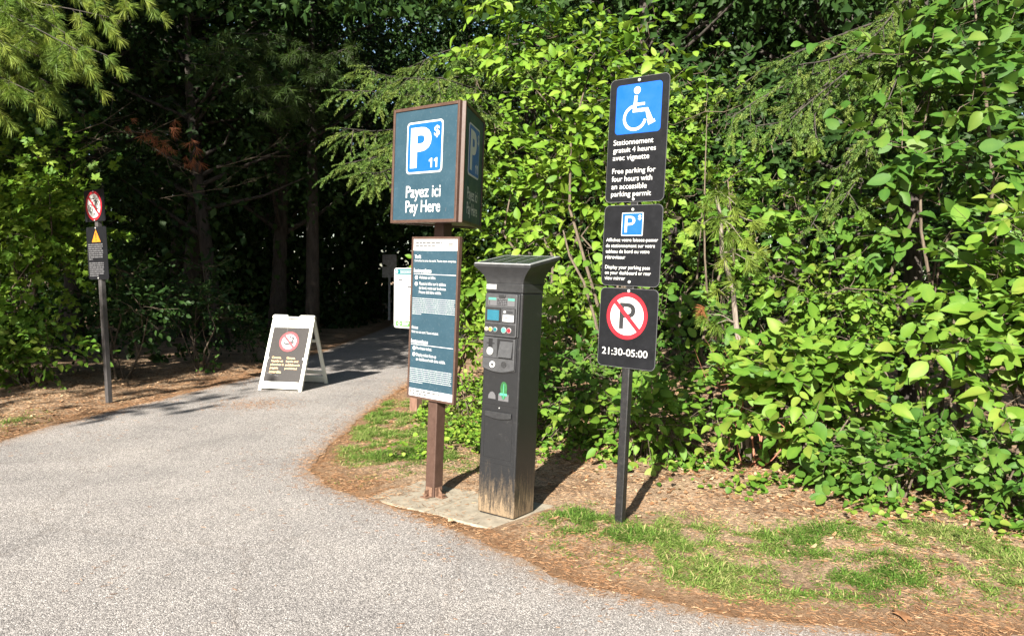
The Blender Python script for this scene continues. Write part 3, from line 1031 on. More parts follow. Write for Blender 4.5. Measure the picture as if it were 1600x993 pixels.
# spruce in the hedge, hanging boughs right of the wheelchair plate
x, y = hp(.75, 2.3)
spruce('spruce_tree', 'spruce with yellowish hanging boughs above the hedge on the right', x, y, 5.6,
       [(P3(1135, 125, 6.5), .30, 3.8), (P3(1185, 100, 6.4), .35, 3.8), (P3(1215, 75, 6.5), .3, 4.0), (P3(1250, 95, 6.3), .40, 3.9), (P3(1285, 120, 6.3), .5, 3.9), (P3(1310, 205, 6.3), .6, 3.7),
        (P3(1345, 30, 6.9), .4, 4.4), (P3(1375, 85, 6.3), .5, 4.2), (P3(1275, 230, 6.4), .6, 3.6), (P3(1395, 20, 6.8), .4, 4.6), (P3(1335, 170, 6.3), .6, 3.8), ((4.0, 8.6, 3.6), .4, 4.0), ((3.4, 9.2, 4.0), .3, 4.4), ((2.2, 9.0, 3.9), .3, 4.2)], 32, M['spruce'], side=.42, nside=15, twig=.17)
# pine at the top left, long soft needles
spruce('pine_tree', 'pine with long soft sunlit needles in the top left corner', -6.9, 7.9, 8.5,
       [(P3(60, 40, 7.2), .3, 4.6), (P3(130, 55, 7.4), .3, 4.6), (P3(20, 85, 7.0), .35, 4.2), (P3(175, 40, 7.6), .3, 4.7), (P3(100, -10, 7.3), .25, 5.0), (P3(-40, 20, 7.0), .3, 4.6),
        (P3(40, -40, 7.2), .2, 5.3), (P3(150, 15, 7.8), .2, 4.9), (P3(80, 75, 7.5), .35, 4.3), (P3(215, -30, 8.0), .2, 5.3), (P3(-20, 95, 7.2), .3, 4.1), (P3(-120, 60, 7.4), .3, 4.4),
        (P3(110, 20, 7.0), .3, 4.8), (P3(10, 10, 6.8), .3, 4.7)] + [
           ((-6.9 + 2.3 * (1 - .05 * q) * math.cos(q * 2.4), 7.9 + 2.3 * (1 - .05 * q) * math.sin(q * 2.4), 5.0 + .28 * q), .3, 5.4 + .28 * q) for q in range(15)],
       33, M['pine'], twig=.125, tmpl=PINE_TUFT, r0=.15, side=.6, nside=17)
# dim pine boughs above the path
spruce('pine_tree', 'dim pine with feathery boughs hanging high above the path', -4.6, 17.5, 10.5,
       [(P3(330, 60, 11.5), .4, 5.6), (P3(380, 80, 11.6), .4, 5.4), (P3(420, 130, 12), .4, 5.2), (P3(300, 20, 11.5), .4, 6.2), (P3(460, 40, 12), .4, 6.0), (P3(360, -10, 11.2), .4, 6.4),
        (P3(250, 50, 11.8), .4, 5.6), (P3(520, 60, 12.4), .4, 6.0), (P3(440, 95, 11.4), .4, 5.6), (P3(560, 30, 12.2), .4, 6.2)], 34, M['pine_shade_dim'], twig=.16, tmpl=PINE_FAR, r0=.17, side=.7, nside=10)

# pine sapling with pale stem in the hedge
x, y = hp(-.10, .55)
ts = thing('pine_sapling', 'thin pale-stemmed pine sapling with long green needle tufts, one turned orange', 'young tree', (x, y, 0))
mb = MB()
loc_ = lambda p: np.array(p) - np.array([x, y, 0])
trunk_pts = [loc_((x, y, -.05))] + [loc_(P3(px_, py_, y + dy)) for px_, py_, dy in ((1166, 610, .0), (1158, 560, .03), (1150, 505, .02), (1145, 450, .06), (1128, 395, .05), (1126, 340, .10), (1118, 300, .16))]
mb.tube(trunk_pts, [.028, .026, .024, .024, .022, .021, .018, .013, .007][:len(trunk_pts)] + [.006] * max(0, len(trunk_pts) - 9), 7)
tufts = [(1140, 365, 4), (1120, 345, 4), (1175, 345, 3), (1165, 405, 4), (1130, 400, 3), (1105, 490, 4), (1120, 505, 3), (1150, 320, 3), (1160, 375, 3), (1180, 395, 3), (1125, 455, 2), (1150, 445, 3), (1118, 300, 5), (1105, 315, 3), (1135, 310, 3), (1098, 350, 3)]
Bp, Dp = [], []
rp = np.random.default_rng(8)
for px_, py_, n_ in tufts:
    e = loc_(P3(px_, py_, y - .12))
    k = np.argmin([abs(p[2] - e[2] - .05) for p in trunk_pts])
    b = trunk_pts[k]
    mb.tube([b, (b + e) / 2 + np.array([0, 0, .03]), e], [.007, .005, .003], 4, False)
    for q in range(n_):
        Bp.append(e + rp.normal(0, .015, 3)); Dp.append((e - b) * .8 + rp.normal(0, .12, 3) + np.array([0, -.08, -.10]))
mb.build('trunk', M['pale_bark'], ts)
Bp, Dp = np.array(Bp), np.array(Dp)
scatter('needles', PINE_TUFT, Bp, Dp, np.tile([0, 0, 1.0], (len(Bp), 1)) + rp.normal(0, .2, (len(Bp), 3)), .125 * rp.uniform(.8, 1.2, len(Bp)), rp.uniform(0, 1, len(Bp)), M['pine'], ts)
e = loc_(P3(1100, 482, y - .14))
scatter('dead_tuft', PINE_TUFT, np.array([e, e + .01]), np.array([[-.3, -.2, -.4], [-.4, -.1, -.1]]), np.tile([0, 0, 1.0], (2, 1)), np.array([.10, .10]), np.array([.4, .9]), M['deadneedle'], ts)
# leaning bare stem between the machine and the parking sign
x, y = hp(-1.35, .75)
mb = MB()
o_ = np.array([x, y, 0])
mb.tube([np.array([0, 0, -.05])] + [np.array(P3(a, b, y + c)) - o_ for a, b, c in ((945, 580, 0), (930, 500, .05), (912, 440, .1), (890, 400, .2), (880, 360, .3))], [.02, .017, .016, .014, .012, .008], 6)
tag(mb.build('bare_stem', M['twig']), 'bare pale stem leaning left beside the lowest plate of the parking sign', 'stem').location = (x, y, 0)

# left-hand side: sunlit maple bush, shaded bushes behind
LS = [
    ('maple_sapling', 'maple-leaved sapling left of the bicycle sign under the pine', -6.6, 10.4, 4.1, 1.25, .7, 480, MAPLE, .12, LB, 24),
    ('leafy_bush', 'low spreading bush at the foot of the bicycle sign', -6.3, 9.95, 1.15, .75, .45, 200, OVATE, .09, LV, 10),
    ('leafy_bush', 'bright-tipped bush at the left edge of the photo', -7.2, 9.9, 1.9, .8, .5, 240, OVATE, .11, LB, 12),
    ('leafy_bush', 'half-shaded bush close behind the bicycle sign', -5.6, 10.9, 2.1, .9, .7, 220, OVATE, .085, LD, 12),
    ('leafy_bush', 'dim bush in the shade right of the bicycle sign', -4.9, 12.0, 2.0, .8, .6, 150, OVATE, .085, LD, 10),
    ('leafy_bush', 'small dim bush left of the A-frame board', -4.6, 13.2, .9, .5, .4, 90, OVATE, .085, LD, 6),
    ('maple_sapling', 'dark maple sapling behind the left-hand bushes', -8.0, 12.2, 5.2, 1.6, 1.1, 420, MAPLE, .13, LM, 18),
    ('leafy_bush', 'leafy bush overhanging the notice board', -.75, 10.6, 2.5, .7, .6, 240, OVATE, .10, LB, 10),
]
for i, (nm, lab, x, y, h, rx, ry, n, lt, sz, mt, cl) in enumerate(LS):
    bush(nm, lab, 'young tree' if 'sapling' in nm else 'bush', x, y, h, rx, ry, n, lt, sz, mt, 300 + i, k=6, L=.38, clumps=cl, parts=('crown', 'trunk') if 'sapling' in nm else ('foliage', 'stems'),
         group='bushes on the left-hand side')
# little plants on the left verge
for i, (px_, py_, h, lab) in enumerate(((325, 583, .22, 'tiny leafy seedling on the needle-covered verge'), (395, 525, .50, 'small leafy seedling in the dark beside the A-frame board'))):
    p = ground_at(px_, py_)
    bush('seedling', lab, 'plant', p.x, p.y, h, .16, .14, 12, OVATE, .075, LM, 340 + i, k=4, L=.14, clumps=3, stems=3, sd=.1)

# dead brushwood with rusty needles on the left
def brush(name, label, y, lines, tufts, seed):
    r = np.random.default_rng(seed)
    o = np.array(P3(*lines[0][0], y))
    mb = MB()
    for ln in lines:
        pts = [np.array(P3(a, b, y + r.uniform(-.15, .15))) - o for a, b in ln]
        mb.tube(pts, [.007 * (1 - .8 * i / (len(pts) - 1)) for i in range(len(pts))], 4, False)
        for p, q in zip(pts[:-1], pts[1:]):
            for _ in range(4):
                t = r.uniform(0, 1); b = p * (1 - t) + q * t
                e = b + (q - p) / np.linalg.norm(q - p) * r.uniform(.1, .35) + r.normal(0, .14, 3)
                mb.tube([b, (b + e) / 2 + r.normal(0, .02, 3), e], [.003, .0025, .0015], 3, False)
    t = thing(name, label, 'branch', tuple(o))
    mb.build('twigs', M['twig'], t)
    if tufts:
        B = np.array([np.array(P3(a + r.uniform(-6, 6), b + r.uniform(-8, 8), y + r.uniform(-.1, .1))) - o for a, b in tufts for _ in range(3)])
        D = np.array([[.2, 0, -.9]]) + r.normal(0, .35, (len(B), 3))
        scatter('dead_needles', PINE_FAR, B, D, r.normal(0, 1, (len(B), 3)), .16 * r.uniform(.6, 1.2, len(B)), r.uniform(0, 1, len(B)), M['deadneedle'], t)
    return t


brush('dead_branch', 'dead branch with rusty brown needles above the bicycle sign', 11.0,
      [[(95, 215), (160, 192), (215, 215), (270, 250), (300, 285)], [(160, 192), (190, 170)], [(140, 225), (175, 205), (230, 208), (265, 190)], [(110, 260), (150, 225), (180, 235)]],
      [(200, 192), (225, 205), (235, 215), (245, 220), (255, 222), (268, 235), (270, 192), (300, 222), (290, 250), (305, 245)], 51)
brush('dead_branch', 'bare dead branches crossing the dark gap above the A-frame board', 12.2,
      [[(250, 310), (310, 300), (370, 290), (430, 270)], [(340, 262), (400, 245), (445, 215)]], [], 52)

# ------------------------------------------------------------------ ground cover: grass, weeds, litter
def patch_mask(x, y, blobs):
    m = np.zeros_like(x)
    for (px_, py_, rx, ry, s) in blobs:
        c = ground_at(px_, py_)
        a = ground_at(px_ + rx, py_); b = ground_at(px_, py_ - ry); b2 = ground_at(px_, py_ + ry)
        wx = abs(a.x - c.x); wy = abs(b.y - b2.y) / 2
        m = np.maximum(m, s * np.exp(-(((x - c.x) / wx) ** 2 + ((y - c.y) / wy) ** 2)))
    return m


def grass_field(name, label, box, n, blobs, hgt, seed, thr=.34):
    r = np.random.default_rng(seed)
    x = r.uniform(box[0], box[1], n); y = r.uniform(box[2], box[3], n)
    d = road_dist(x, y)
    m = patch_mask(x, y, blobs) * (.62 + .5 * smooth_noise(x, y, 9, seed) + .45 * smooth_noise(x, y, 26, seed + 1))
    a, b = pad_local(x, y)
    ok = (d > .05) & (m > thr * r.uniform(.2, 2.1, n)) & ~((np.abs(a + .43) < .66) & (np.abs(b) < .36))
    x, y, m = x[ok], y[ok], m[ok]
    n = len(x)
    z = ground_h(x, y) - .004
    az = r.uniform(0, 2 * np.pi, n); lean = r.uniform(.9, 1.8, n)
    L = hgt * r.uniform(.45, 1.25, n) * np.clip(m * 1.5, .5, 1.15)
    dv = np.stack([np.cos(az), np.sin(az)], 1)
    sd = np.stack([-dv[:, 1], dv[:, 0]], 1)
    w = r.uniform(.0015, .0036, n)
    V = np.zeros((n, 8, 3))
    for k, (t, ww) in enumerate(((0, .8), (.4, 1), (.75, .75), (1, .1))):
        th = lean * (.5 + .5 * t)
        px_ = dv * (np.sin(th) * L * t)[:, None]
        pz = np.cos(th) * L * t
        for q, s_ in enumerate((-1, 1)):
            V[:, 2 * k + q, :2] = np.stack([x, y], 1) + px_ + sd * (w * ww * s_)[:, None]
            V[:, 2 * k + q, 2] = z + np.maximum(pz, .002)
    base = np.array([(0, 1, 3, 2), (2, 3, 5, 4), (4, 5, 7, 6)])
    F = (base[None] + (np.arange(n) * 8)[:, None, None]).reshape(-1, 4)
    var = np.clip(r.normal(.42, .22, n) + .2 * smooth_noise(x, y, 5, seed + 2), 0, .82)
    var = np.where(r.uniform(0, 1, n) < .09, 1.0, var)
    o = mesh_np(name, V.reshape(-1, 3), F, M['grass'], var=np.repeat(var, 8))
    return tag(o, label, 'grass', kind='stuff')


grass_field('grass', 'patchy short green grass on the right-hand verge', (-.2, 4.2, 3.4, 6.2), 280000,
            [(915, 822, 65, 24, 1), (985, 845, 80, 30, .95), (1060, 875, 100, 34, .95), (1130, 835, 70, 20, .8), (1190, 900, 105, 34, 1), (1230, 845, 100, 24, 1), (1320, 845, 90, 26, 1), (1390, 860, 70, 22, 1), (1330, 915, 60, 24, 1.05),
             (1250, 920, 80, 20, .9), (1120, 905, 70, 22, .9), (1460, 910, 80, 30, 1), (1530, 925, 80, 28, 1), (1560, 880, 70, 30, 1), (1510, 850, 70, 24, .9), (1420, 830, 60, 18, .7), (1030, 820, 60, 16, .7), (880, 845, 45, 18, .7)], .062, 61)
grass_field('grass', 'soft green grass between the path and the pay sign', (-1.9, .3, 5.3, 9.8), 240000,
            [(600, 655, 50, 30, 1.1), (640, 690, 80, 38, 1), (620, 715, 75, 18, 1.1), (570, 690, 40, 24, .95), (665, 660, 60, 40, .8), (700, 700, 60, 40, .8), (700, 650, 50, 30, .9), (660, 630, 40, 20, .8), (560, 720, 26, 9, .6), (725, 690, 40, 34, .7)], .06, 62)
grass_field('grass', 'thin grass on the left verge', (-6.4, -4.6, 6.5, 8.6), 16000, [(10, 665, 50, 14, .75), (60, 650, 30, 8, .5)], .07, 63)
tg = grass_field('grass_tuft', 'single green grass tuft at the edge of the concrete slab', (-1.05, -.75, 5.0, 5.6), 14000, [(597, 779, 18, 6, 1.5)], .07, 64)
del tg['kind']


def cover(name, label, n, fn, leaf, size, mat, seed, hz=.10):
    r = np.random.default_rng(seed)
    x, y = fn(r, n)
    d = road_dist(x, y)
    ok = (d > .12) & (smooth_noise(x, y, 7, seed) > -.15)
    x, y = x[ok], y[ok]
    n = len(x)
    z = ground_h(x, y)
    P = np.stack([x, y, z + .01 + hz * r.uniform(0, 1, n) ** 1.6], 1)
    Y = np.stack([r.normal(size=n), r.normal(size=n), r.normal(-.1, .25, n)], 1)
    Z = np.array([0, 0, 1.0]) + r.normal(0, .38, (n, 3)) + SUNH * .35
    o = scatter(name, leaf, P, Y, Z, size * r.uniform(.5, 1.3, n), r.uniform(0, 1, n), mat)
    return tag(o, label, 'ground cover', kind='stuff')


def along_hedge(r, n):
    u = r.uniform(-3.0, 2.6, n); v = r.normal(-.06, .24, n) - .05 * (u > 1)
    p = H0[None] + HU[None] * u[:, None] + HV[None] * v[:, None]
    return p[:, 0], p[:, 1]


def left_patch(r, n):
    return r.uniform(-1.0, .35, n), r.uniform(6.3, 9.0, n)


cover('ground_cover', 'small leafy weeds creeping along the foot of the hedge', 2300, along_hedge, ROUND, .052, M['leaf_vine'], 71)
cover('ground_cover', 'small leafy weeds on the bank behind the pay sign', 2600, left_patch, ROUND, .042, M['leaf_bright'], 72, .14)


def litter(name, label, x, y, z, length, width, seed, curl=.0, var=None):
    r = np.random.default_rng(seed)
    n = len(x)
    a = r.uniform(0, 2 * np.pi, n)
    L = length * r.uniform(.5, 1.2, n) / 2; w = width * r.uniform(.6, 1.3, n) / 2
    d = np.stack([np.cos(a), np.sin(a)], 1); s = np.stack([-d[:, 1], d[:, 0]], 1)
    V = np.zeros((n, 6, 3))
    tilt = r.normal(0, .12, n) * L
    for k, (t, ww, up) in enumerate(((-1, .35, curl), (0, 1, 0), (1, .25, curl))):
        for q, sg in enumerate((-1, 1)):
            V[:, 2 * k + q, :2] = np.stack([x, y], 1) + d * (L * t)[:, None] + s * (w * ww * sg)[:, None]
            V[:, 2 * k + q, 2] = z + .003 + np.abs(tilt) + tilt * t + up * L * r.uniform(0, 1, n) + .002 * q
    base = np.array([(0, 1, 3, 2), (2, 3, 5, 4)])
    F = (base[None] + (np.arange(n) * 6)[:, None, None]).reshape(-1, 4)
    if var is None: var = r.uniform(0, 1, n)
    o = mesh_np(name, V.reshape(-1, 3), F, M['litter'], var=np.repeat(var, 6))
    return tag(o, label, 'litter', kind='stuff')


r = np.random.default_rng(81)
n = 480000
x = r.uniform(-6.5, 4.5, n); y = r.uniform(3.2, 13, n)
d = road_dist(x, y)
dens = np.where(d > 0, np.clip(1.1 - d / 1.0, .38, 1), np.exp(d / .07) * .8 + np.exp(d / .5) * .045) * np.clip(.75 + .5 * smooth_noise(x, y, 5, 82), .1, 1.2)
for (px_, py_, rx, ry, s) in ((400, 632, 50, 8, .5), (700, 868, 30, 8, .35), (510, 720, 35, 22, .8), (152, 890, 5, 22, .35), (170, 915, 5, 14, .3), (185, 925, 6, 8, .3), (640, 780, 60, 12, .9), (600, 765, 50, 8, .8)):
    dens = np.maximum(dens, patch_mask(x, y, [(px_, py_, rx, ry, s)]))
ok = r.uniform(0, 1, n) < dens
x, y, d = x[ok], y[ok], d[ok]
z = np.maximum(ground_h(x, y, d), np.where(d < .04, .005, -1))
a, b = pad_local(x, y)
onpad = (np.abs(a + .43) < .64) & (np.abs(b) < .345)
dk = d
keep = ~onpad | (r.uniform(0, 1, len(x)) < .16 + .6 * (b > .2) + .6 * (a < -.8))
dk = dk[keep]
x, y, z = x[keep], y[keep], np.where(onpad[keep], .006, z[keep])
litter('pine_needles', 'orange-brown fallen pine needles along the edges of the path', x, y, z, .032, .0020, 83, 0, np.clip(r.normal(.40, .22, len(x)) + .45 * np.clip(dk - .35, 0, .7), 0, 1))
n = 5200
u = r.uniform(-3.8, 3.2, n); v = r.normal(.15, .55, n)
p = H0[None] + HU[None] * u[:, None] + HV[None] * v[:, None]
x2, y2 = r.uniform(-6.5, -4.3, 1500), r.uniform(7, 12, 1500)
x, y = np.concatenate([p[:, 0], x2]), np.concatenate([p[:, 1], y2])
d = road_dist(x, y); ok = d > .15
x, y = x[ok], y[ok]
litter('dead_leaves', 'dry brown dead leaves lying under the hedge', x, y, ground_h(x, y), .055, .026, 84, .35)
# the few larger dead leaves one can pick out
for px_, py_, s_, lab in ((1405, 968, .085, 'curled red-brown dead leaf on the path edge at the bottom right'), (700, 818, .045, 'pale dead leaf on the soil in front of the concrete slab')):
    q = ground_at(px_, py_, .006)
    if px_ < 1000: q.z = .012
    big = px_ > 1000
    o = scatter('fallen_leaf', MAPLE if big else OVATE, np.zeros((1, 3)), np.array([[.8, .5, .25]]), np.array([[-.1, -.5, 1.0]]), np.array([s_]), np.array([.12 if big else 1.0]), M['litter'])
    o.location = (q.x, q.y, q.z + .012)
    tag(o, lab, 'leaf')
# ------------------------------------------------------------------ things: pay station sign
def pieces(mb):
    """split a builder into its far-apart pieces (two columns of text, two bands), largest first"""
    n = len(mb.V)
    par = list(range(n))

    def find(i):
        while par[i] != i:
            par[i] = par[par[i]]; i = par[i]
        return i
    for f in mb.F:
        r0 = find(f[0])
        for q in f[1:]: par[find(q)] = r0
    root = np.array([find(i) for i in range(n)])
    _, isl = np.unique(root, return_inverse=True)
    k = isl.max() + 1
    V = np.array(mb.V, float)
    lo = np.full((k, 3), np.inf); hi = np.full((k, 3), -np.inf)
    np.minimum.at(lo, isl, V); np.maximum.at(hi, isl, V)
    size = (hi - lo).max(1)
    gap = np.maximum(0, np.maximum(lo[:, None] - hi[None], lo[None] - hi[:, None]))
    near = np.sqrt((gap ** 2).sum(2)) <= np.maximum(.018, .48 * np.maximum(size[:, None], size[None]))
    lab = np.full(k, -1); m = 0
    for i in range(k):
        if lab[i] < 0:
            st = [i]; lab[i] = m
            while st:
                j = st.pop()
                for q in np.nonzero(near[j] & (lab < 0))[0]: lab[q] = m; st.append(q)
            m += 1
    if m == 1: return [mb]
    out = [MB() for _ in range(m)]
    idx = [{} for _ in range(m)]
    for f, s in zip(mb.F, mb.smooth):
        w = lab[isl[f[0]]]
        g = []
        for q in f:
            if q not in idx[w]:
                idx[w][q] = len(out[w].V); out[w].V.append(mb.V[q])
            g.append(idx[w][q])
        out[w].F.append(tuple(g)); out[w].smooth.append(s)
    return sorted(out, key=lambda o: -len(o.V))


def sub(name, mb, mat, parent, **k):
    return [p.build(name, M[mat], parent, **k) for p in pieces(mb)][0]


def parking_symbol(parent, x0, x1, z0, z1, y, r, number=None, border=True, tilted=True):
    """blue plate with white border, P and $"""
    w, h = x1 - x0, z1 - z0
    b = MB().prism(rrect(x0, x1, z0, z1, r), y - .002, y - .0002)
    sub('symbol_border', b, 'white', parent)
    e = .035 * w if border else .015 * w
    sub('symbol_plate', MB().prism(rrect(x0 + e, x1 - e, z0 + e, z1 - e, r * .8), y - .0035, y - .002), 'blue', parent)
    t = MB()
    t.text('P', x0 + (.115 if number else .16) * w, z1 - (.11 if number else .15) * h, (.58 if number else .48) * w, (.78 if number else .70) * h, y - .0045, .03 if number else .0)
    t.text('$', x0 + .765 * w, z1 - .11 * h, .15 * w, .23 * h, y - .0045, .02)
    if number:
        for xo in (.645, .785):
            xx, zt = x0 + xo * w, z1 - .72 * h
            t.prism([(xx + .045 * w, zt - .18 * h), (xx + .085 * w, zt - .18 * h), (xx + .085 * w, zt), (xx + .055 * w, zt), (xx, zt - .035 * h), (xx, zt - .07 * h), (xx + .045 * w, zt - .05 * h)], y - .0045, y - .0036)
    sub('symbol_letters', t, 'white', parent)


RZS = -.682
ps = thing('pay_station_sign', 'tall brown-framed pay sign with a three-sided green box over a green instruction panel', 'sign',
           (-.546, 5.4403, 0), RZS, (.0238, .0018))
sub('post', MB().box(-.045, .045, -.045, .045, .004, 1.98), 'brown', ps, bevel=.006)
for a in (0, 1):
    b = MB()
    if a == 0:
        b.box(.046, .052, -.03, .03, .006, .075); b.box(.052, .115, -.03, .03, .006, .012); b.prism([(.052, .012), (.10, .012), (.052, .07)], -.003, .003)
        b.tube([(.09, .012, .0), (.09, .012, .03)][:1] + [(.09, 0, .032)], .009, 8) if 0 else b.disc(.088, .022, .011, -.012, .012, 10)
    else:
        b.box(-.03, .03, -.052, -.046, .006, .075); b.box(-.03, .03, -.11, -.052, .006, .012); b.box(-.003, .003, -.095, -.052, .012, .055)
        b.disc(.0, .022, .011, -.095, -.075, 10)
    sub('base_bracket', b, 'rust', ps)
# three-sided header
SH, Z0, Z1 = .650, 1.950, 2.748
ap = SH * math.sqrt(3) / 6
hc = MB()
tri = [(SH / 2 * .97, -ap * .97), (0, 2 * ap * .97), (-SH / 2 * .97, -ap * .97)]
vs = [(x, y, z) for z in (Z0 + .01, Z1 - .006) for x, y in tri]
hc.add(vs, [(0, 1, 2), (5, 4, 3), (0, 3, 4, 1), (1, 4, 5, 2), (2, 5, 3, 0)])
core = sub('header_core', hc, 'brown', ps)
for kside in range(3):
    e = bpy.data.objects.new('header_panel', None)
    f = MB().box(-.302, .302, -ap - .016, -ap - .002, Z0 + .022, Z1 - .022)
    hp_ = sub('header_panel', f, 'teal', ps)
    bpy.data.objects.remove(e)
    hp_.rotation_euler = (0, 0, kside * 2 * math.pi / 3)
    fr = MB()
    y0, y1 = -ap - .024, -ap + .012
    fr.box(-.322, -.302, y0, y1, Z0, Z1); fr.box(.302, .322, y0, y1, Z0, Z1)
    fr.box(-.302, .302, y0, y1, Z0, Z0 + .022); fr.box(-.302, .302, y0, y1, Z1 - .022, Z1)
    sub('panel_frame', fr, 'brown', hp_, bevel=.003)
    yy = -ap - .0165
    parking_symbol(hp_, -.178, .172, 2.288, 2.642, yy, .028, '11')
    t = MB()
    t.text('Payez ici', -.174, 2.206, .338, .108, yy - .001, .010)
    t.text('Pay Here', -.174, 2.104, .340, .108, yy - .001, .010)
    sub('lettering', t, 'white', hp_)
    scf = MB()
    rs = random.Random(kside)
    for _ in range(7):
        x, z = rs.uniform(-.27, .27), rs.choice([rs.uniform(2.66, 2.71), rs.uniform(2.0, 2.06), rs.uniform(2.0, 2.7)])
        if abs(x) < .2 and 2.03 < z < 2.66: continue
        scf.stroke([(x, z), (x + rs.uniform(-.008, .012), z + rs.uniform(-.03, .03))], .0025, yy - .0006, yy - .0001)
    if scf.V: sub('scuff_marks', scf, 'greyprint', hp_)
# instruction panel (front plane y = -.07 behind the frame)
YP = -.0705
W2 = .234
npn = sub('instruction_panel', MB().box(-W2 + .014, W2 - .014, YP, YP + .018, .716, 1.846), 'teal', ps)
fr = MB()
fr.box(-W2, -W2 + .016, YP - .006, YP + .026, .700, 1.862); fr.box(W2 - .016, W2, YP - .006, YP + .026, .700, 1.862)
fr.box(-W2 + .016, W2 - .016, YP - .006, YP + .026, .700, .716); fr.box(-W2 + .016, W2 - .016, YP - .006, YP + .026, 1.846, 1.862)
sub('panel_frame', fr, 'brown', npn, bevel=.002)
ws = MB().box(-W2 + .016, W2 - .016, YP - .0012, YP, 1.764, 1.8455)
ws.box(-W2 + .016, W2 - .016, YP - .0012, YP, .7165, .770)
sub('white_band', ws, 'white', npn)
t = MB()
yt = YP - .0008
t.text('Tarifs', -.204, 1.734, .064, .026, yt, .03)
t.text('Consultez la carte des tarifs. Toutes taxes comprises.', -.204, 1.700, .412, .020, yt, .006)
t.text('Instructions', -.207, 1.637, .176, .031, yt, .025)
t.box(-.207, .210, YP - .0008, YP, 1.594, 1.598)
t.text('Achetez un billet.', -.150, 1.584, .165, .021, yt, .006)
t.text('Placez le billet sur le tableau\nde bord, recto sur le dessus.\nPreuve doit être visible.', -.150, 1.540, .270, .082, yt, .006, line=1.0)
t.text('Rates', -.210, 1.222, .064, .020, yt, .03)
t.text('Refer to rate card. Taxes included.', -.210, 1.190, .270, .018, yt, .006)
t.text('Instructions', -.213, 1.128, .172, .030, yt, .025)
t.box(-.213, .206, YP - .0008, YP, 1.087, 1.091)
t.text('Purchase ticket.', -.157, 1.076, .157, .021, yt, .006)
t.text('Display ticket face-up\non dashboard with time visible.', -.157, 1.030, .293, .055, yt, .006)
sub('lettering', t, 'white', npn)
nb, nd = MB(), MB()
for n_, z in (('1', 1.571), ('2', 1.526), ('1', 1.062), ('2', 1.018)):
    nb.disc(-.180, z, .0145, YP - .0012, YP, 20)
    nd.text(n_, -.185, z + .009, .008, .018, YP - .002, .02)
sub('number_disc', nb, 'white', npn)
rs = random.Random(4)
fp = MB()
for i in range(9):
    word_bars(fp, rs, -.212, .210, 1.425 - i * .0140, .0055, YP - .0007, .22 if i == 8 else 1.0)
for i in range(8):
    word_bars(fp, rs, -.218, .200, .917 - i * .0140, .0055, YP - .0007, .32 if i == 7 else 1.0)
sub('small_print', fp, 'paleprint', npn)
for i, z in enumerate((1.822, 1.800)):
    word_bars(nd, rs, -.196, .075, z, .008, YP - .002, 1 if i == 0 else .78)
for i, z in enumerate((.758, .738)):
    word_bars(nd, rs, -.180, .10, z, .008, YP - .002, 1 if i == 0 else .5)
nd.disc(-.205, .748, .008, YP - .002, YP - .0013, 12)
nd.ring(.150, 1.806, .0285, .031, YP - .002, YP - .0013, 32)
nd.box(.128, .172, YP - .0021, YP - .0014, 1.811, 1.817); nd.box(.128, .172, YP - .0021, YP - .0014, 1.801, 1.807); nd.box(.128, .206, YP - .0021, YP - .0014, 1.794, 1.798)
sub('dark_print', nd, 'ink', npn)

# ------------------------------------------------------------------ pay machine
pm = thing('pay_machine', 'dark grey pay machine with a solar top and mud-splashed base on a concrete slab', 'pay machine',
           (-.023, 5.0801, 0), -.605, (.026, -.0002))
HW, HD = .147, .122
body = MB().box(-HW, HW, -HD, HD, .012, 1.487)
sub('body', body, 'meter', pm, bevel=.009, seg=3)
sub('plinth', MB().box(-HW + .012, HW - .012, -HD + .012, HD - .012, .003, .0125), 'recess', pm)
# collar and flared head
sub('head_collar', MB().box(-HW - .001, HW + .001, -HD - .001, HD + .001, 1.4875, 1.548), 'meter_trim', pm, bevel=.006, seg=3)
hd = MB()
NS = 9
lev = []
for i in range(NS):
    t = i / (NS - 1)
    e = 1 - math.cos(t * math.pi / 2 * .96)
    zf = 1.548 + t * .105
    zb = 1.548 + t * .172
    x = HW + e * .082
    yf = -HD - e * .045
    yb = HD + e * .075
    lev.append([(-x, yf, zf), (x, yf, zf), (x, yb, zb), (-x, yb, zb)])
t0 = lev[-1]
lev.append([(p[0], p[1], p[2] + .016) for p in t0])
for a, b in zip(lev[:-1], lev[1:]):
    hd.add(a + b, [(0, 1, 5, 4), (1, 2, 6, 5), (2, 3, 7, 6), (3, 0, 4, 7)], False)
hd.add(lev[-1], [(0, 1, 2, 3)])
hd.add(lev[0], [(3, 2, 1, 0)])
bmh = sub('solar_head', hd, 'meter_trim', pm)
me = bmh.data
bm = bmesh.new(); bm.from_mesh(me); bmesh.ops.remove_doubles(bm, verts=bm.verts[:], dist=1e-5); bmesh.ops.recalc_face_normals(bm, faces=bm.faces[:])
for f in bm.faces: f.smooth = True
bm.to_mesh(me); bm.free()
mm = bmh.modifiers.new('edges', 'EDGE_SPLIT'); mm.split_angle = math.radians(30)
T = lev[-1]


def on_top(fx_, fy_, dz):
    a = Vector(T[0]).lerp(Vector(T[1]), fx_); b = Vector(T[3]).lerp(Vector(T[2]), fx_)
    p = a.lerp(b, fy_)
    return (p.x, p.y, p.z + dz)


def top_plate(f0, f1, g0, g1, z0, z1):
    m_ = MB()
    v = [on_top(a, b, z) for z in (z0, z1) for b in (g0, g1) for a in (f0, f1)]
    return m_.add(v, [(0, 2, 3, 1), (4, 5, 7, 6), (0, 1, 5, 4), (2, 6, 7, 3), (0, 4, 6, 2), (1, 3, 7, 5)])


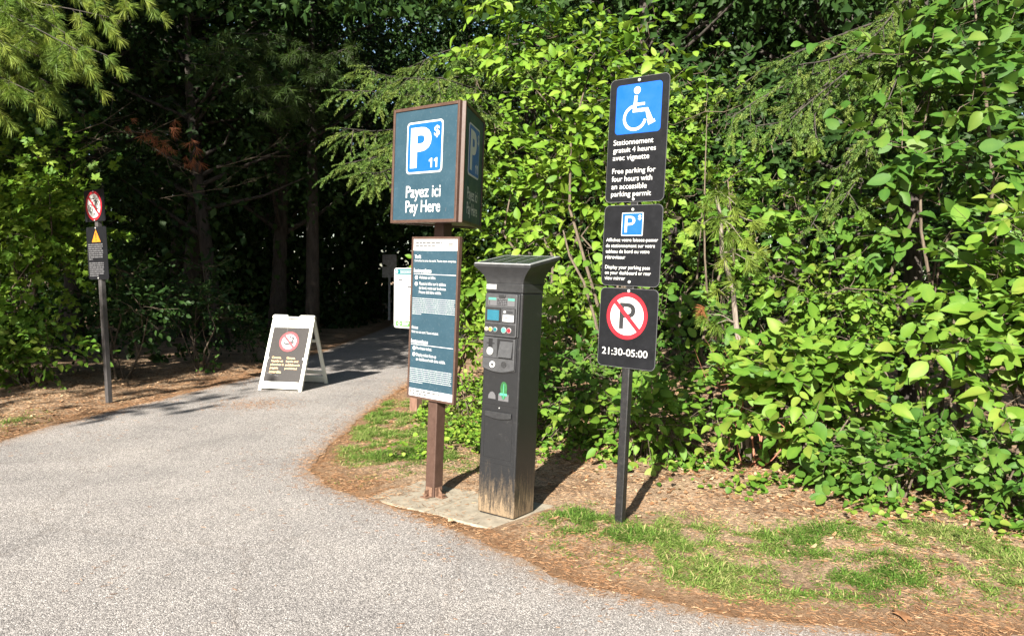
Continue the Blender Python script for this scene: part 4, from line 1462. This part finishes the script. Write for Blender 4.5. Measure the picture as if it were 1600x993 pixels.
sub('solar_frame', top_plate(.004, .996, .004, .996, .0005, .005), 'alu', bmh)
spn = sub('solar_panel', top_plate(.06, .94, .055, .90, .005, .0075), 'solar', bmh)
for k in range(1, 4):
    sub('cell_line', top_plate(.06 + .22 * k - .004, .06 + .22 * k + .004, .06, .895, .0075, .0080), 'alu', spn)
YF = -HD
# upper fascia
fa = MB().prism(rrect(-.138, .116, 1.197, 1.478, .012), YF - .016, YF + .002)
fas = sub('fascia', fa, 'meter_grey', pm, bevel=.004)
yq = YF - .0162
sub('fascia_side_rail', MB().box(.1185, .130, YF - .010, YF + .002, 1.20, 1.478), 'meter_trim', fas, bevel=.003)  # raised trim strip along the right side of the fascia
sub('latch', MB().box(-.024, .024, yq - .010, yq, 1.452, 1.472), 'meter_trim', fas, bevel=.002)
sub('tariff_card', MB().prism(rrect(-.112, .100, 1.400, 1.452, .004), yq - .002, yq), 'greyprint', fas)
tc_ = MB().box(-.110, -.048, yq - .003, yq - .002, 1.436, 1.4505).box(.046, .098, yq - .003, yq - .002, 1.436, 1.4505)
sub('tariff_heading', tc_, 'mint', fas)
tp = MB()
rs = random.Random(7)
for i in range(4):
    word_bars(tp, rs, -.042, .042, 1.444 - i * .011, .007, yq - .003)
for i in range(3):
    word_bars(tp, rs, -.106, -.098, 1.430 - i * .009, .005, yq - .003)
sub('tariff_print', tp, 'ink', fas)
rec = MB().box(-.130, -.006, yq - .0008, yq, 1.290, 1.386)
rec.box(.000, .110, yq - .0008, yq, 1.290, 1.386)
sub('window_recess', rec, 'recess', fas)
sub('display_bezel', MB().prism(rrect(-.124, -.012, 1.294, 1.380, .006), yq - .004, yq - .0008), 'meter_trim', fas)
sub('display_screen', MB().box(-.114, -.020, yq - .0052, yq - .004, 1.302, 1.370), 'screen', fas)
sub('card_reader', MB().prism(rrect(.006, .104, 1.294, 1.382, .005), yq - .006, yq - .0008), 'meter_grey', fas)
sub('receipt_label', MB().box(.014, .098, yq - .0072, yq - .006, 1.300, 1.343), 'white', fas)
c_ = MB().disc(.026, 1.362, .008, yq - .0075, yq - .006, 16)
sub('reader_lamp', c_, 'white', fas)
c_ = MB().box(.042, .090, yq - .0072, yq - .006, 1.358, 1.366); word_bars(c_, rs, .03, .075, 1.326, .006, yq - .0080)
sub('reader_print', c_, 'ink', fas)
sub('button_strip', MB().prism(rrect(-.132, .108, 1.208, 1.280, .006), yq - .0015, yq), 'meter_trim', fas)
for x, m_, rr in ((-.118, 'cream', .0115), (-.084, 'yellow', .0125), (-.046, 'tealprint', .0125), (.022, 'mint', .0165), (.064, 'red', .0145)):
    b = sub('push_button', MB().disc(x, 1.243, rr, yq - .008, yq - .0015, 24), m_, fas)
    sub('button_ring', MB().ring(x, 1.243, rr, rr + .003, yq - .005, yq - .0014, 24), 'alu', b)
# lower fascia with a bowed bottom
pts = [(-.142, .985)]
for i in range(13):
    t = i / 12
    pts.append((-.142 + .254 * t, .985 - .022 * math.sin(math.pi * t)))
pts += [(.112, 1.188), (-.142, 1.192)]
lo = sub('payment_panel', MB().prism(pts[1:], YF - .018, YF + .002), 'meter_grey', pm, bevel=.004)
yl = YF - .0182
sub('panel_edge', MB().prism([(p[0] * 1.03 + .0035, p[1] - .005) for p in pts[1:-2]] + [(.120, 1.186), (-.146, 1.190)], YF - .008, YF + .001), 'meter_trim', lo)
sub('coin_slot', MB().box(-.096, -.064, yl - .0008, yl, 1.120, 1.182).box(-.112, -.048, yl - .0016, yl - .0008, 1.148, 1.154), 'recess', lo)
sub('coin_guide', MB().disc(-.080, 1.098, .026, yl - .006, yl, 24).box(-.090, -.070, yl - .009, yl - .006, 1.098, 1.124), 'alu', lo)
sub('ticket_recess', MB().box(-.026, .100, yl - .0008, yl, 1.064, 1.184), 'recess', lo)
fl = MB()
v = [(-.010, yl - .0012, 1.066), (.098, yl - .0012, 1.066), (.098, yl - .0012, 1.170), (-.002, yl - .0012, 1.170), (-.010, yl - .016, 1.066), (.098, yl - .016, 1.066)]
fl.add(v, [(4, 5, 2, 3), (0, 3, 2, 1), (0, 1, 5, 4), (1, 2, 5), (0, 4, 3)])
sub('ticket_flap', fl, 'meter_grey', lo)
sub('lock_ring', MB().ring(-.057, 1.012, .010, .021, yl - .006, yl, 28), 'white', lo)
sub('lock_hole', MB().disc(-.057, 1.012, .010, yl - .003, yl, 20), 'recess', lo)
sub('coin_lock', MB().ring(.033, 1.018, .012, .021, yl - .002, yl, 28).disc(.033, 1.018, .009, yl - .003, yl, 18), 'meter_trim', lo)
sub('crease', MB().box(-.138, .108, yl - .0006, yl, 1.054, 1.058), 'recess', lo)
# stickers
sub('serial_sticker', MB().box(-.143, -.062, -HD - .0025, -HD - .0012, 1.505, 1.537), 'alu', pm)
s_ = sub('ticket_sticker', MB().box(-.012, .070, YF - .0012, YF - .0003, .776, .822), 'greyprint', pm)
lf = MB().prism([(.030 + .026 * math.sin(a_) * (1 - .25 * math.cos(a_)), .845 + .060 * -math.cos(a_)) for a_ in [2 * math.pi * i / 18 for i in range(18)]][::-1], YF - .0026, YF - .0012)
sub('leaf_print', lf, 'leafgreen', s_)
lf2 = MB().stroke([(.029, .79), (.030, .89)], .004, YF - .0034, YF - .0026).box(.000, .058, YF - .0034, YF - .0027, .812, .828)
sub('leaf_vein', lf2, 'mint', s_)
sub('dome_sticker', MB().prism([(-.095, .782), (-.034, .782), (-.036, .806), (-.048, .824), (-.064, .830), (-.080, .824), (-.092, .806)], YF - .0012, YF - .0003), 'greyprint', pm)
# lower door, seams, pull lip
gr = MB()
for (x0, x1, z0, z1) in ((-.118, .108, .706, .709), (-.118, .108, .388, .391), (-.118, -.115, .391, .706), (.105, .108, .391, .706)):
    gr.box(x0, x1, YF - .0012, YF - .0002, z0, z1)
sub('door_groove', gr, 'recess', pm)
sub('seam', MB().box(-HW + .006, HW - .006, YF - .0012, YF - .0002, .744, .749).box(-HW + .006, HW - .006, YF - .0011, YF - .0003, .354, .3565), 'recess', pm)
h_ = [(-.108, .701), (.102, .701)] + [(.102 - .21 * i / 10, .668 - .014 * math.sin(math.pi * i / 10)) for i in range(11)]
sub('door_handle', MB().prism(h_[::-1], YF - .014, YF), 'meter_trim', pm, bevel=.003)
sub('door_bolt', MB().disc(0, .727, .0045, YF - .003, YF, 12), 'alu', pm)

# ------------------------------------------------------------------ accessible parking sign
ap_ = thing('parking_sign', 'tall black post carrying three black parking plates, the top one with a blue wheelchair symbol', 'sign',
            (.6941, 4.7911, 0), -.6913, (.0267, .004))
sub('post', MB().box(-.028, .028, .003, .052, -.05, 2.80), 'black_post', ap_, bevel=.006)
WP = .209


def sign_plate(parent, z0, z1, label=None, w=WP):
    o = sub('sign_plate', MB().prism(rrect(-w, w, z0, z1, .034), -.003, .002), 'black_plate', parent)
    if label: o['label'] = label
    sub('plate_rim', MB().add(*rim(rrect(-w, w, z0, z1, .034), .0022)), 'greyprint', o)
    return o


def rim(pts, w):
    n = len(pts)
    cx = sum(p[0] for p in pts) / n; cz = sum(p[1] for p in pts) / n
    v = []
    for p in pts:
        d = Vector((p[0] - cx, p[1] - cz)).normalized() * w
        for q in (Vector(p) - d, Vector(p) + d * .25):
            for y in (-.0036, .0026):
                v.append((q.x, y, q.y))
    f = []
    for i in range(n):
        a, b = 4 * i, 4 * ((i + 1) % n)
        f += [(a, a + 2, b + 2, b), (a + 3, a + 1, b + 1, b + 3), (a + 2, a + 3, b + 3, b + 2), (a + 1, a, b, b + 1)]
    return v, f


def bolts(parent, zs, y=-.003, r=.0095, x=-.001):
    for z in zs:
        sub('bolt', MB().disc(x, z, r, y - .004, y, 14).disc(x, z, r * .5, y - .009, y - .004, 8), 'steel', parent)


p1 = sign_plate(ap_, 2.072, 2.842, 'plate with a blue wheelchair symbol and white bilingual text')
sub('blue_panel', MB().prism(rrect(-.161, .162, 2.496, 2.802, .024), -.0042, -.0032), 'blue', p1)
wc = MB()
ys, ye = -.0056, -.0043
wc.disc(-.012, 2.760, .0235, ys, ye, 24)
wc.stroke([(-.018, 2.728), (-.026, 2.636), (.062, 2.636), (.094, 2.553), (.121, 2.566)], .0215, ys, ye)
wc.stroke([(-.018, 2.673), (.046, 2.673)], .0165, ys - .0003, ye)
arc = []
for i in range(19):
    a = math.radians(100 + i * (348 - 100) / 18)
    arc.append((-.020 + .076 * math.cos(a), 2.592 + .072 * math.sin(a)))
wc.stroke(arc, .0185, ys - .0006, ye)
sub('wheelchair_symbol', wc, 'white', p1)
t = MB()
for i, (s_, w_) in enumerate((('Stationnement', .285), ('gratuit 4 heures', .305), ('avec vignette', .262))):
    t.text(s_, -.167, 2.464 - i * .049, w_, None if 0 else (.042 if i == 2 else (.042 if i else .034)), -.0042, .004)
for i, (s_, w_, h_) in enumerate((('Free parking for', .310, .042), ('four hours with', .290, .034), ('an accessible', .255, .034), ('parking permit', .288, .042))):
    t.text(s_, -.167, 2.284 - i * .048, w_, h_, -.0042, .004)
sub('lettering', t, 'white', p1)
bolts(p1, (2.822, 2.088))
p2 = sign_plate(ap_, 1.546, 2.052, 'plate with a small blue P symbol and white bilingual text')
parking_symbol(p2, -.077, .077, 1.860, 2.005, -.0032, .006, None)
t = MB()
for i, (s_, w_, h_) in enumerate((('Affichez votre laissez-passer', .374, .029), ('de stationnement sur votre', .354, .023), ('tableau de bord ou votre', .318, .023), ('rétroviseur', .148, .024))):
    t.text(s_, -.187, 1.846 - i * .036, w_, h_, -.0042, .004)
for i, (s_, w_, h_) in enumerate((('Display your parking pass', .325, .030), ('on your dashboard or rear', .334, .030), ('view mirror', .152, .023))):
    t.text(s_, -.185, 1.674 - i * .035, w_, h_, -.0042, .004)
sub('lettering', t, 'white', p2)
bolts(p2, (2.024, 1.572))
p3 = sign_plate(ap_, 1.030, 1.530, 'plate with a red no-parking circle and the hours 21:30-05:00')
sub('white_disc', MB().disc(-.006, 1.357, .128, -.0042, -.0032, 48), 'white', p3)
sub('black_letter', MB().text('P', -.060, 1.440, .115, .165, -.0052, .012), 'ink', p3)
rr_ = MB().ring(-.006, 1.357, .121, .148, -.0060, -.0032, 56)
rr_.stroke([(-.006 - .093, 1.357 + .093), (-.006 + .093, 1.357 - .093)], .027, -.0064, -.0053)
sub('red_circle', rr_, 'red', p3)
sub('lettering', MB().text('21:30-05:00', -.178, 1.150, .332, .045, -.0042, .004), 'white', p3)
bolts(p3, (1.515,))

# ------------------------------------------------------------------ A-frame
AW, AD, AH = .31, .86, 1.0
af = thing('a_frame_board', 'white folding A-frame board with a dark no-boats poster standing on the path', 'sign board', (-3.03, 10.60, .004), math.radians(-11))
ang = math.atan2(AD / 2, AH)
SL = math.hypot(AD / 2, AH)


def leaf_panel(sign):
    """one leaf in its own plane: x across, z along the leaf, y=0 outside face; returns parts"""
    out = MB()
    w = AW
    # rails and bars, each moulded piece butting the next
    out.prism([(-w - .004, .0), (-w + .035, .0), (-w + .045, .03), (-w + .045, .12), (-w + .045, SL * .83), (-w - .002, SL * .83)], 0, .042)
    out.prism([(w + .004, .0), (w - .035, .0), (w - .045, .03), (w - .045, .12), (w - .045, SL * .83), (w + .002, SL * .83)][::-1], 0, .042)
    out.box(-w + .045, w - .045, .0, .036, .03, .125)
    # head of the leaf with the grip slot
    out.box(-w - .002, w + .002, .0, .042, SL * .83, SL * .935)
    out.prism(rrect(-w - .002, -.085, SL * .935, SL, .022), 0, .046)
    out.prism(rrect(.085, w + .002, SL * .935, SL, .022), 0, .046)
    out.box(-.085, .085, .006, .036, SL * .958, SL * .978)
    return out


for sgn in (1, -1):
    e_name = 'board_leaf'
    pan = sub(e_name, leaf_panel(sgn), 'offwhite', af, bevel=.006)
    R = Matrix.Rotation(-ang, 4, 'X')
    pan.matrix_local = (Matrix.Identity(4) if sgn == 1 else Matrix.Rotation(math.pi, 4, 'Z')) @ Matrix.Translation((0, -AD / 2, 0)) @ R
    if sgn == 1:
        inner = MB().box(-AW + .045, AW - .045, .010, .030, .125, SL * .83)
        sub('leaf_sheet', inner, 'offwhite', pan)
        pz0, pz1 = .128, SL * .826
        pos = sub('poster', MB().box(-AW + .047, AW - .047, .002, .0098, pz0, pz1), 'poster', pan)
        cz = pz0 + (pz1 - pz0) * .735
        k = MB().disc(0, cz, .125, .0006, .002, 40)
        sub('symbol_disc', k, 'white', pos)
        k = MB().stroke([(-.075, cz - .02), (-.03, cz - .035), (.04, cz - .025), (.085, cz + .0)], .024, -.0004, .0006)
        k.stroke([(-.085, cz - .05), (.08, cz - .05)], .007, -.0004, .0006)
        k.stroke([(.005, cz - .012), (.045, cz + .002), (.058, cz + .052), (.022, cz + .064)], .022, -.0007, .0006)
        k.disc(.006, cz + .068, .014, -.0004, .0006, 14)
        sub('boat_symbol', k, 'ink', pos)
        k = MB().ring(0, cz, .106, .142, -.0010, .002, 48)
        k.stroke([(-.080, cz + .080), (.080, cz - .080)], .030, -.0016, -.0002)
        sub('red_circle', k, 'red', pos)
        k = MB()
        ln = ['Canots,', 'kayaks et', 'planches à', 'pagaie', 'interdits']
        rn = ['Canoes,', 'kayaks and', 'paddleboards', 'prohibited']
        for i, s_ in enumerate(ln): k.text(s_, -.205, cz - .215 - i * .050, .018 * len(s_) + .012, .036, .0009, .03)
        for i, s_ in enumerate(rn): k.text(s_, .012, cz - .215 - i * .050, .0165 * len(s_) + .012, .036, .0009, .03)
        sub('lettering', k, 'cream', pos)
        k = MB().stroke([(-.24, .245), (-.16, .225)], .006, .0012, .002).stroke([(-.12, .215), (-.06, .205)], .005, .0012, .002).stroke([(-.055, cz + .21), (-.062, cz + .12)], .004, .0012, .002)
        sub('scratch_marks', k, 'greyprint', pos)
        ck = MB().box(-AW + .030, -AW + .062, -.004, .002, .44, .468).box(AW - .062, AW - .030, -.004, .002, .44, .468)
        sub('poster_clip', ck, 'offwhite', pan)
    else:
        sub('cross_bar', MB().box(-AW + .046, AW - .046, .006, .030, .165, .215), 'offwhite', pan, bevel=.004)
        sub('cross_bar', MB().box(-AW + .046, AW - .046, .006, .030, SL * .62, SL * .66), 'offwhite', pan, bevel=.004)
        sub('side_hole', MB().disc(-AW + .022, .52, .012, -.0012, .0, 14), 'recess', pan)

# ------------------------------------------------------------------ bicycle sign on the left
bs = thing('bicycle_sign', 'leaning dark post with a no-bicycles disc above a plate with an orange triangle', 'sign', (-4.802, 8.9887, 0), -.5732, (-.0354, -.0193))
sub('post', MB().box(-.032, .032, .004, .060, -.05, 2.42), 'grey_post', bs, bevel=.006)
q1 = sub('sign_plate', MB().prism(rrect(-.215, .215, 2.151, 2.518, .02), -.003, .002), 'black_plate', bs)
cx, cz = -.012, 2.332
sub('white_disc', MB().disc(cx, cz, .150, -.0042, -.0032, 48), 'white', q1)
k = MB()
k.ring(cx - .068, cz - .028, .040, .050, -.0052, -.0043, 28).ring(cx + .078, cz + .005, .040, .050, -.0052, -.0043, 28)
k.stroke([(cx - .068, cz - .028), (cx - .015, cz + .05), (cx + .055, cz + .062), (cx + .078, cz + .005)], .009, -.0056, -.0043)
k.stroke([(cx - .015, cz + .05), (cx + .01, cz - .025), (cx + .055, cz + .062)], .008, -.0060, -.0043)
k.stroke([(cx - .04, cz + .085), (cx + .01, cz + .08)], .010, -.0052, -.0043).disc(cx + .0, cz - .095, .012, -.0052, -.0043, 10)
sub('bicycle_symbol', k, 'ink', q1)
k = MB().ring(cx, cz, .140, .170, -.0066, -.0032, 56).stroke([(cx - .105, cz + .105), (cx + .105, cz - .105)], .028, -.0070, -.0058)
sub('red_circle', k, 'red', q1)
bolts(q1, (2.497, 2.165), x=-.01)
q2 = sub('sign_plate', MB().prism(rrect(-.215, .215, 1.476, 2.090, .03), -.003, .002), 'black_plate', bs)
sub('warning_triangle', MB().prism([(-.100, 1.912), (.088, 1.912), (-.006, 2.058)], -.0042, -.0032), 'orange', q2)
sub('warning_mark', MB().prism([(-.012, 1.955), (0, 1.955), (.004, 2.018), (-.016, 2.018)], -.0052, -.0043).disc(-.006, 1.935, .009, -.0052, -.0043, 12), 'ink', q2)
k = MB(); rs = random.Random(9)
for i in range(8): word_bars(k, rs, -.185, .125, 1.892 - i * .0245, .015, -.0042, .25 if i == 7 else 1)
for i in range(7): word_bars(k, rs, -.185, .125, 1.675 - i * .0245, .015, -.0042, .6 if i == 6 else 1)
sub('small_print', k, 'greyprint', q2)
bolts(q2, (2.075, 1.492), x=-.006)

# ------------------------------------------------------------------ white notice and grey plate behind the pay sign
wb = thing('notice_board', 'white notice with teal heading and green footer, half hidden behind the pay sign', 'notice', (-1.125, 8.70, 0), -.62)
sub('post', MB().box(-.055, .055, .004, .10, -.05, 1.71), 'wood', wb, bevel=.006)
bd = sub('notice_panel', MB().prism(rrect(-.30, .16, .975, 1.665, .035), -.010, .003), 'white', wb)
bd.location = (0, 0, 0)
sub('heading_band', MB().prism(rrect(-.288, .148, 1.592, 1.652, .01), -.0115, -.0102), 'tealprint', bd)
k = MB().disc(-.258, 1.622, .020, -.0125, -.0115, 16); rs = random.Random(3)
word_bars(k, rs, -.20, .02, 1.636, .009, -.0125); word_bars(k, rs, -.20, .06, 1.616, .008, -.0125)
sub('heading_print', k, 'white', bd)
k = MB()
for i in range(12): word_bars(k, rs, -.24, .12, 1.355 - i * .024, .008, -.0108, rs.choice([1, 1, .9, .6]))
for (x, z) in ((.03, 1.55), (.05, 1.52), (.03, 1.49), (-.06, 1.45), (.04, 1.41), (.02, 1.385), (-.2, 1.53)): k.box(x - .03, x + .03, -.0112, -.0105, z - .009, z + .009)
k.box(-.130, -.126, -.0110, -.0103, 1.38, 1.57)
sub('small_print', k, 'greyprint', bd)
sub('footer_band', MB().box(-.265, .148, -.0115, -.0102, .995, 1.055), 'green', bd)
k = MB().ring(-.215, 1.025, .014, .021, -.0125, -.0115, 20); word_bars(k, rs, -.17, -.06, 1.043, .013, -.0125); word_bars(k, rs, -.17, -.08, 1.022, .013, -.0125)
sub('footer_print', k, 'white', bd)

gs = thing('grey_plate_sign', 'small plain grey plate on a thin post in the shade beside the path', 'sign', (-4.20, 26.0, 0), -.05)
sub('sign_plate', MB().prism(rrect(-.245, .245, 1.46, 2.24, .015), -.003, .002), 'slate', gs)
sub('post', MB().box(-.035, .035, .004, .06, -.05, 2.2), 'slate', gs, bevel=.004)
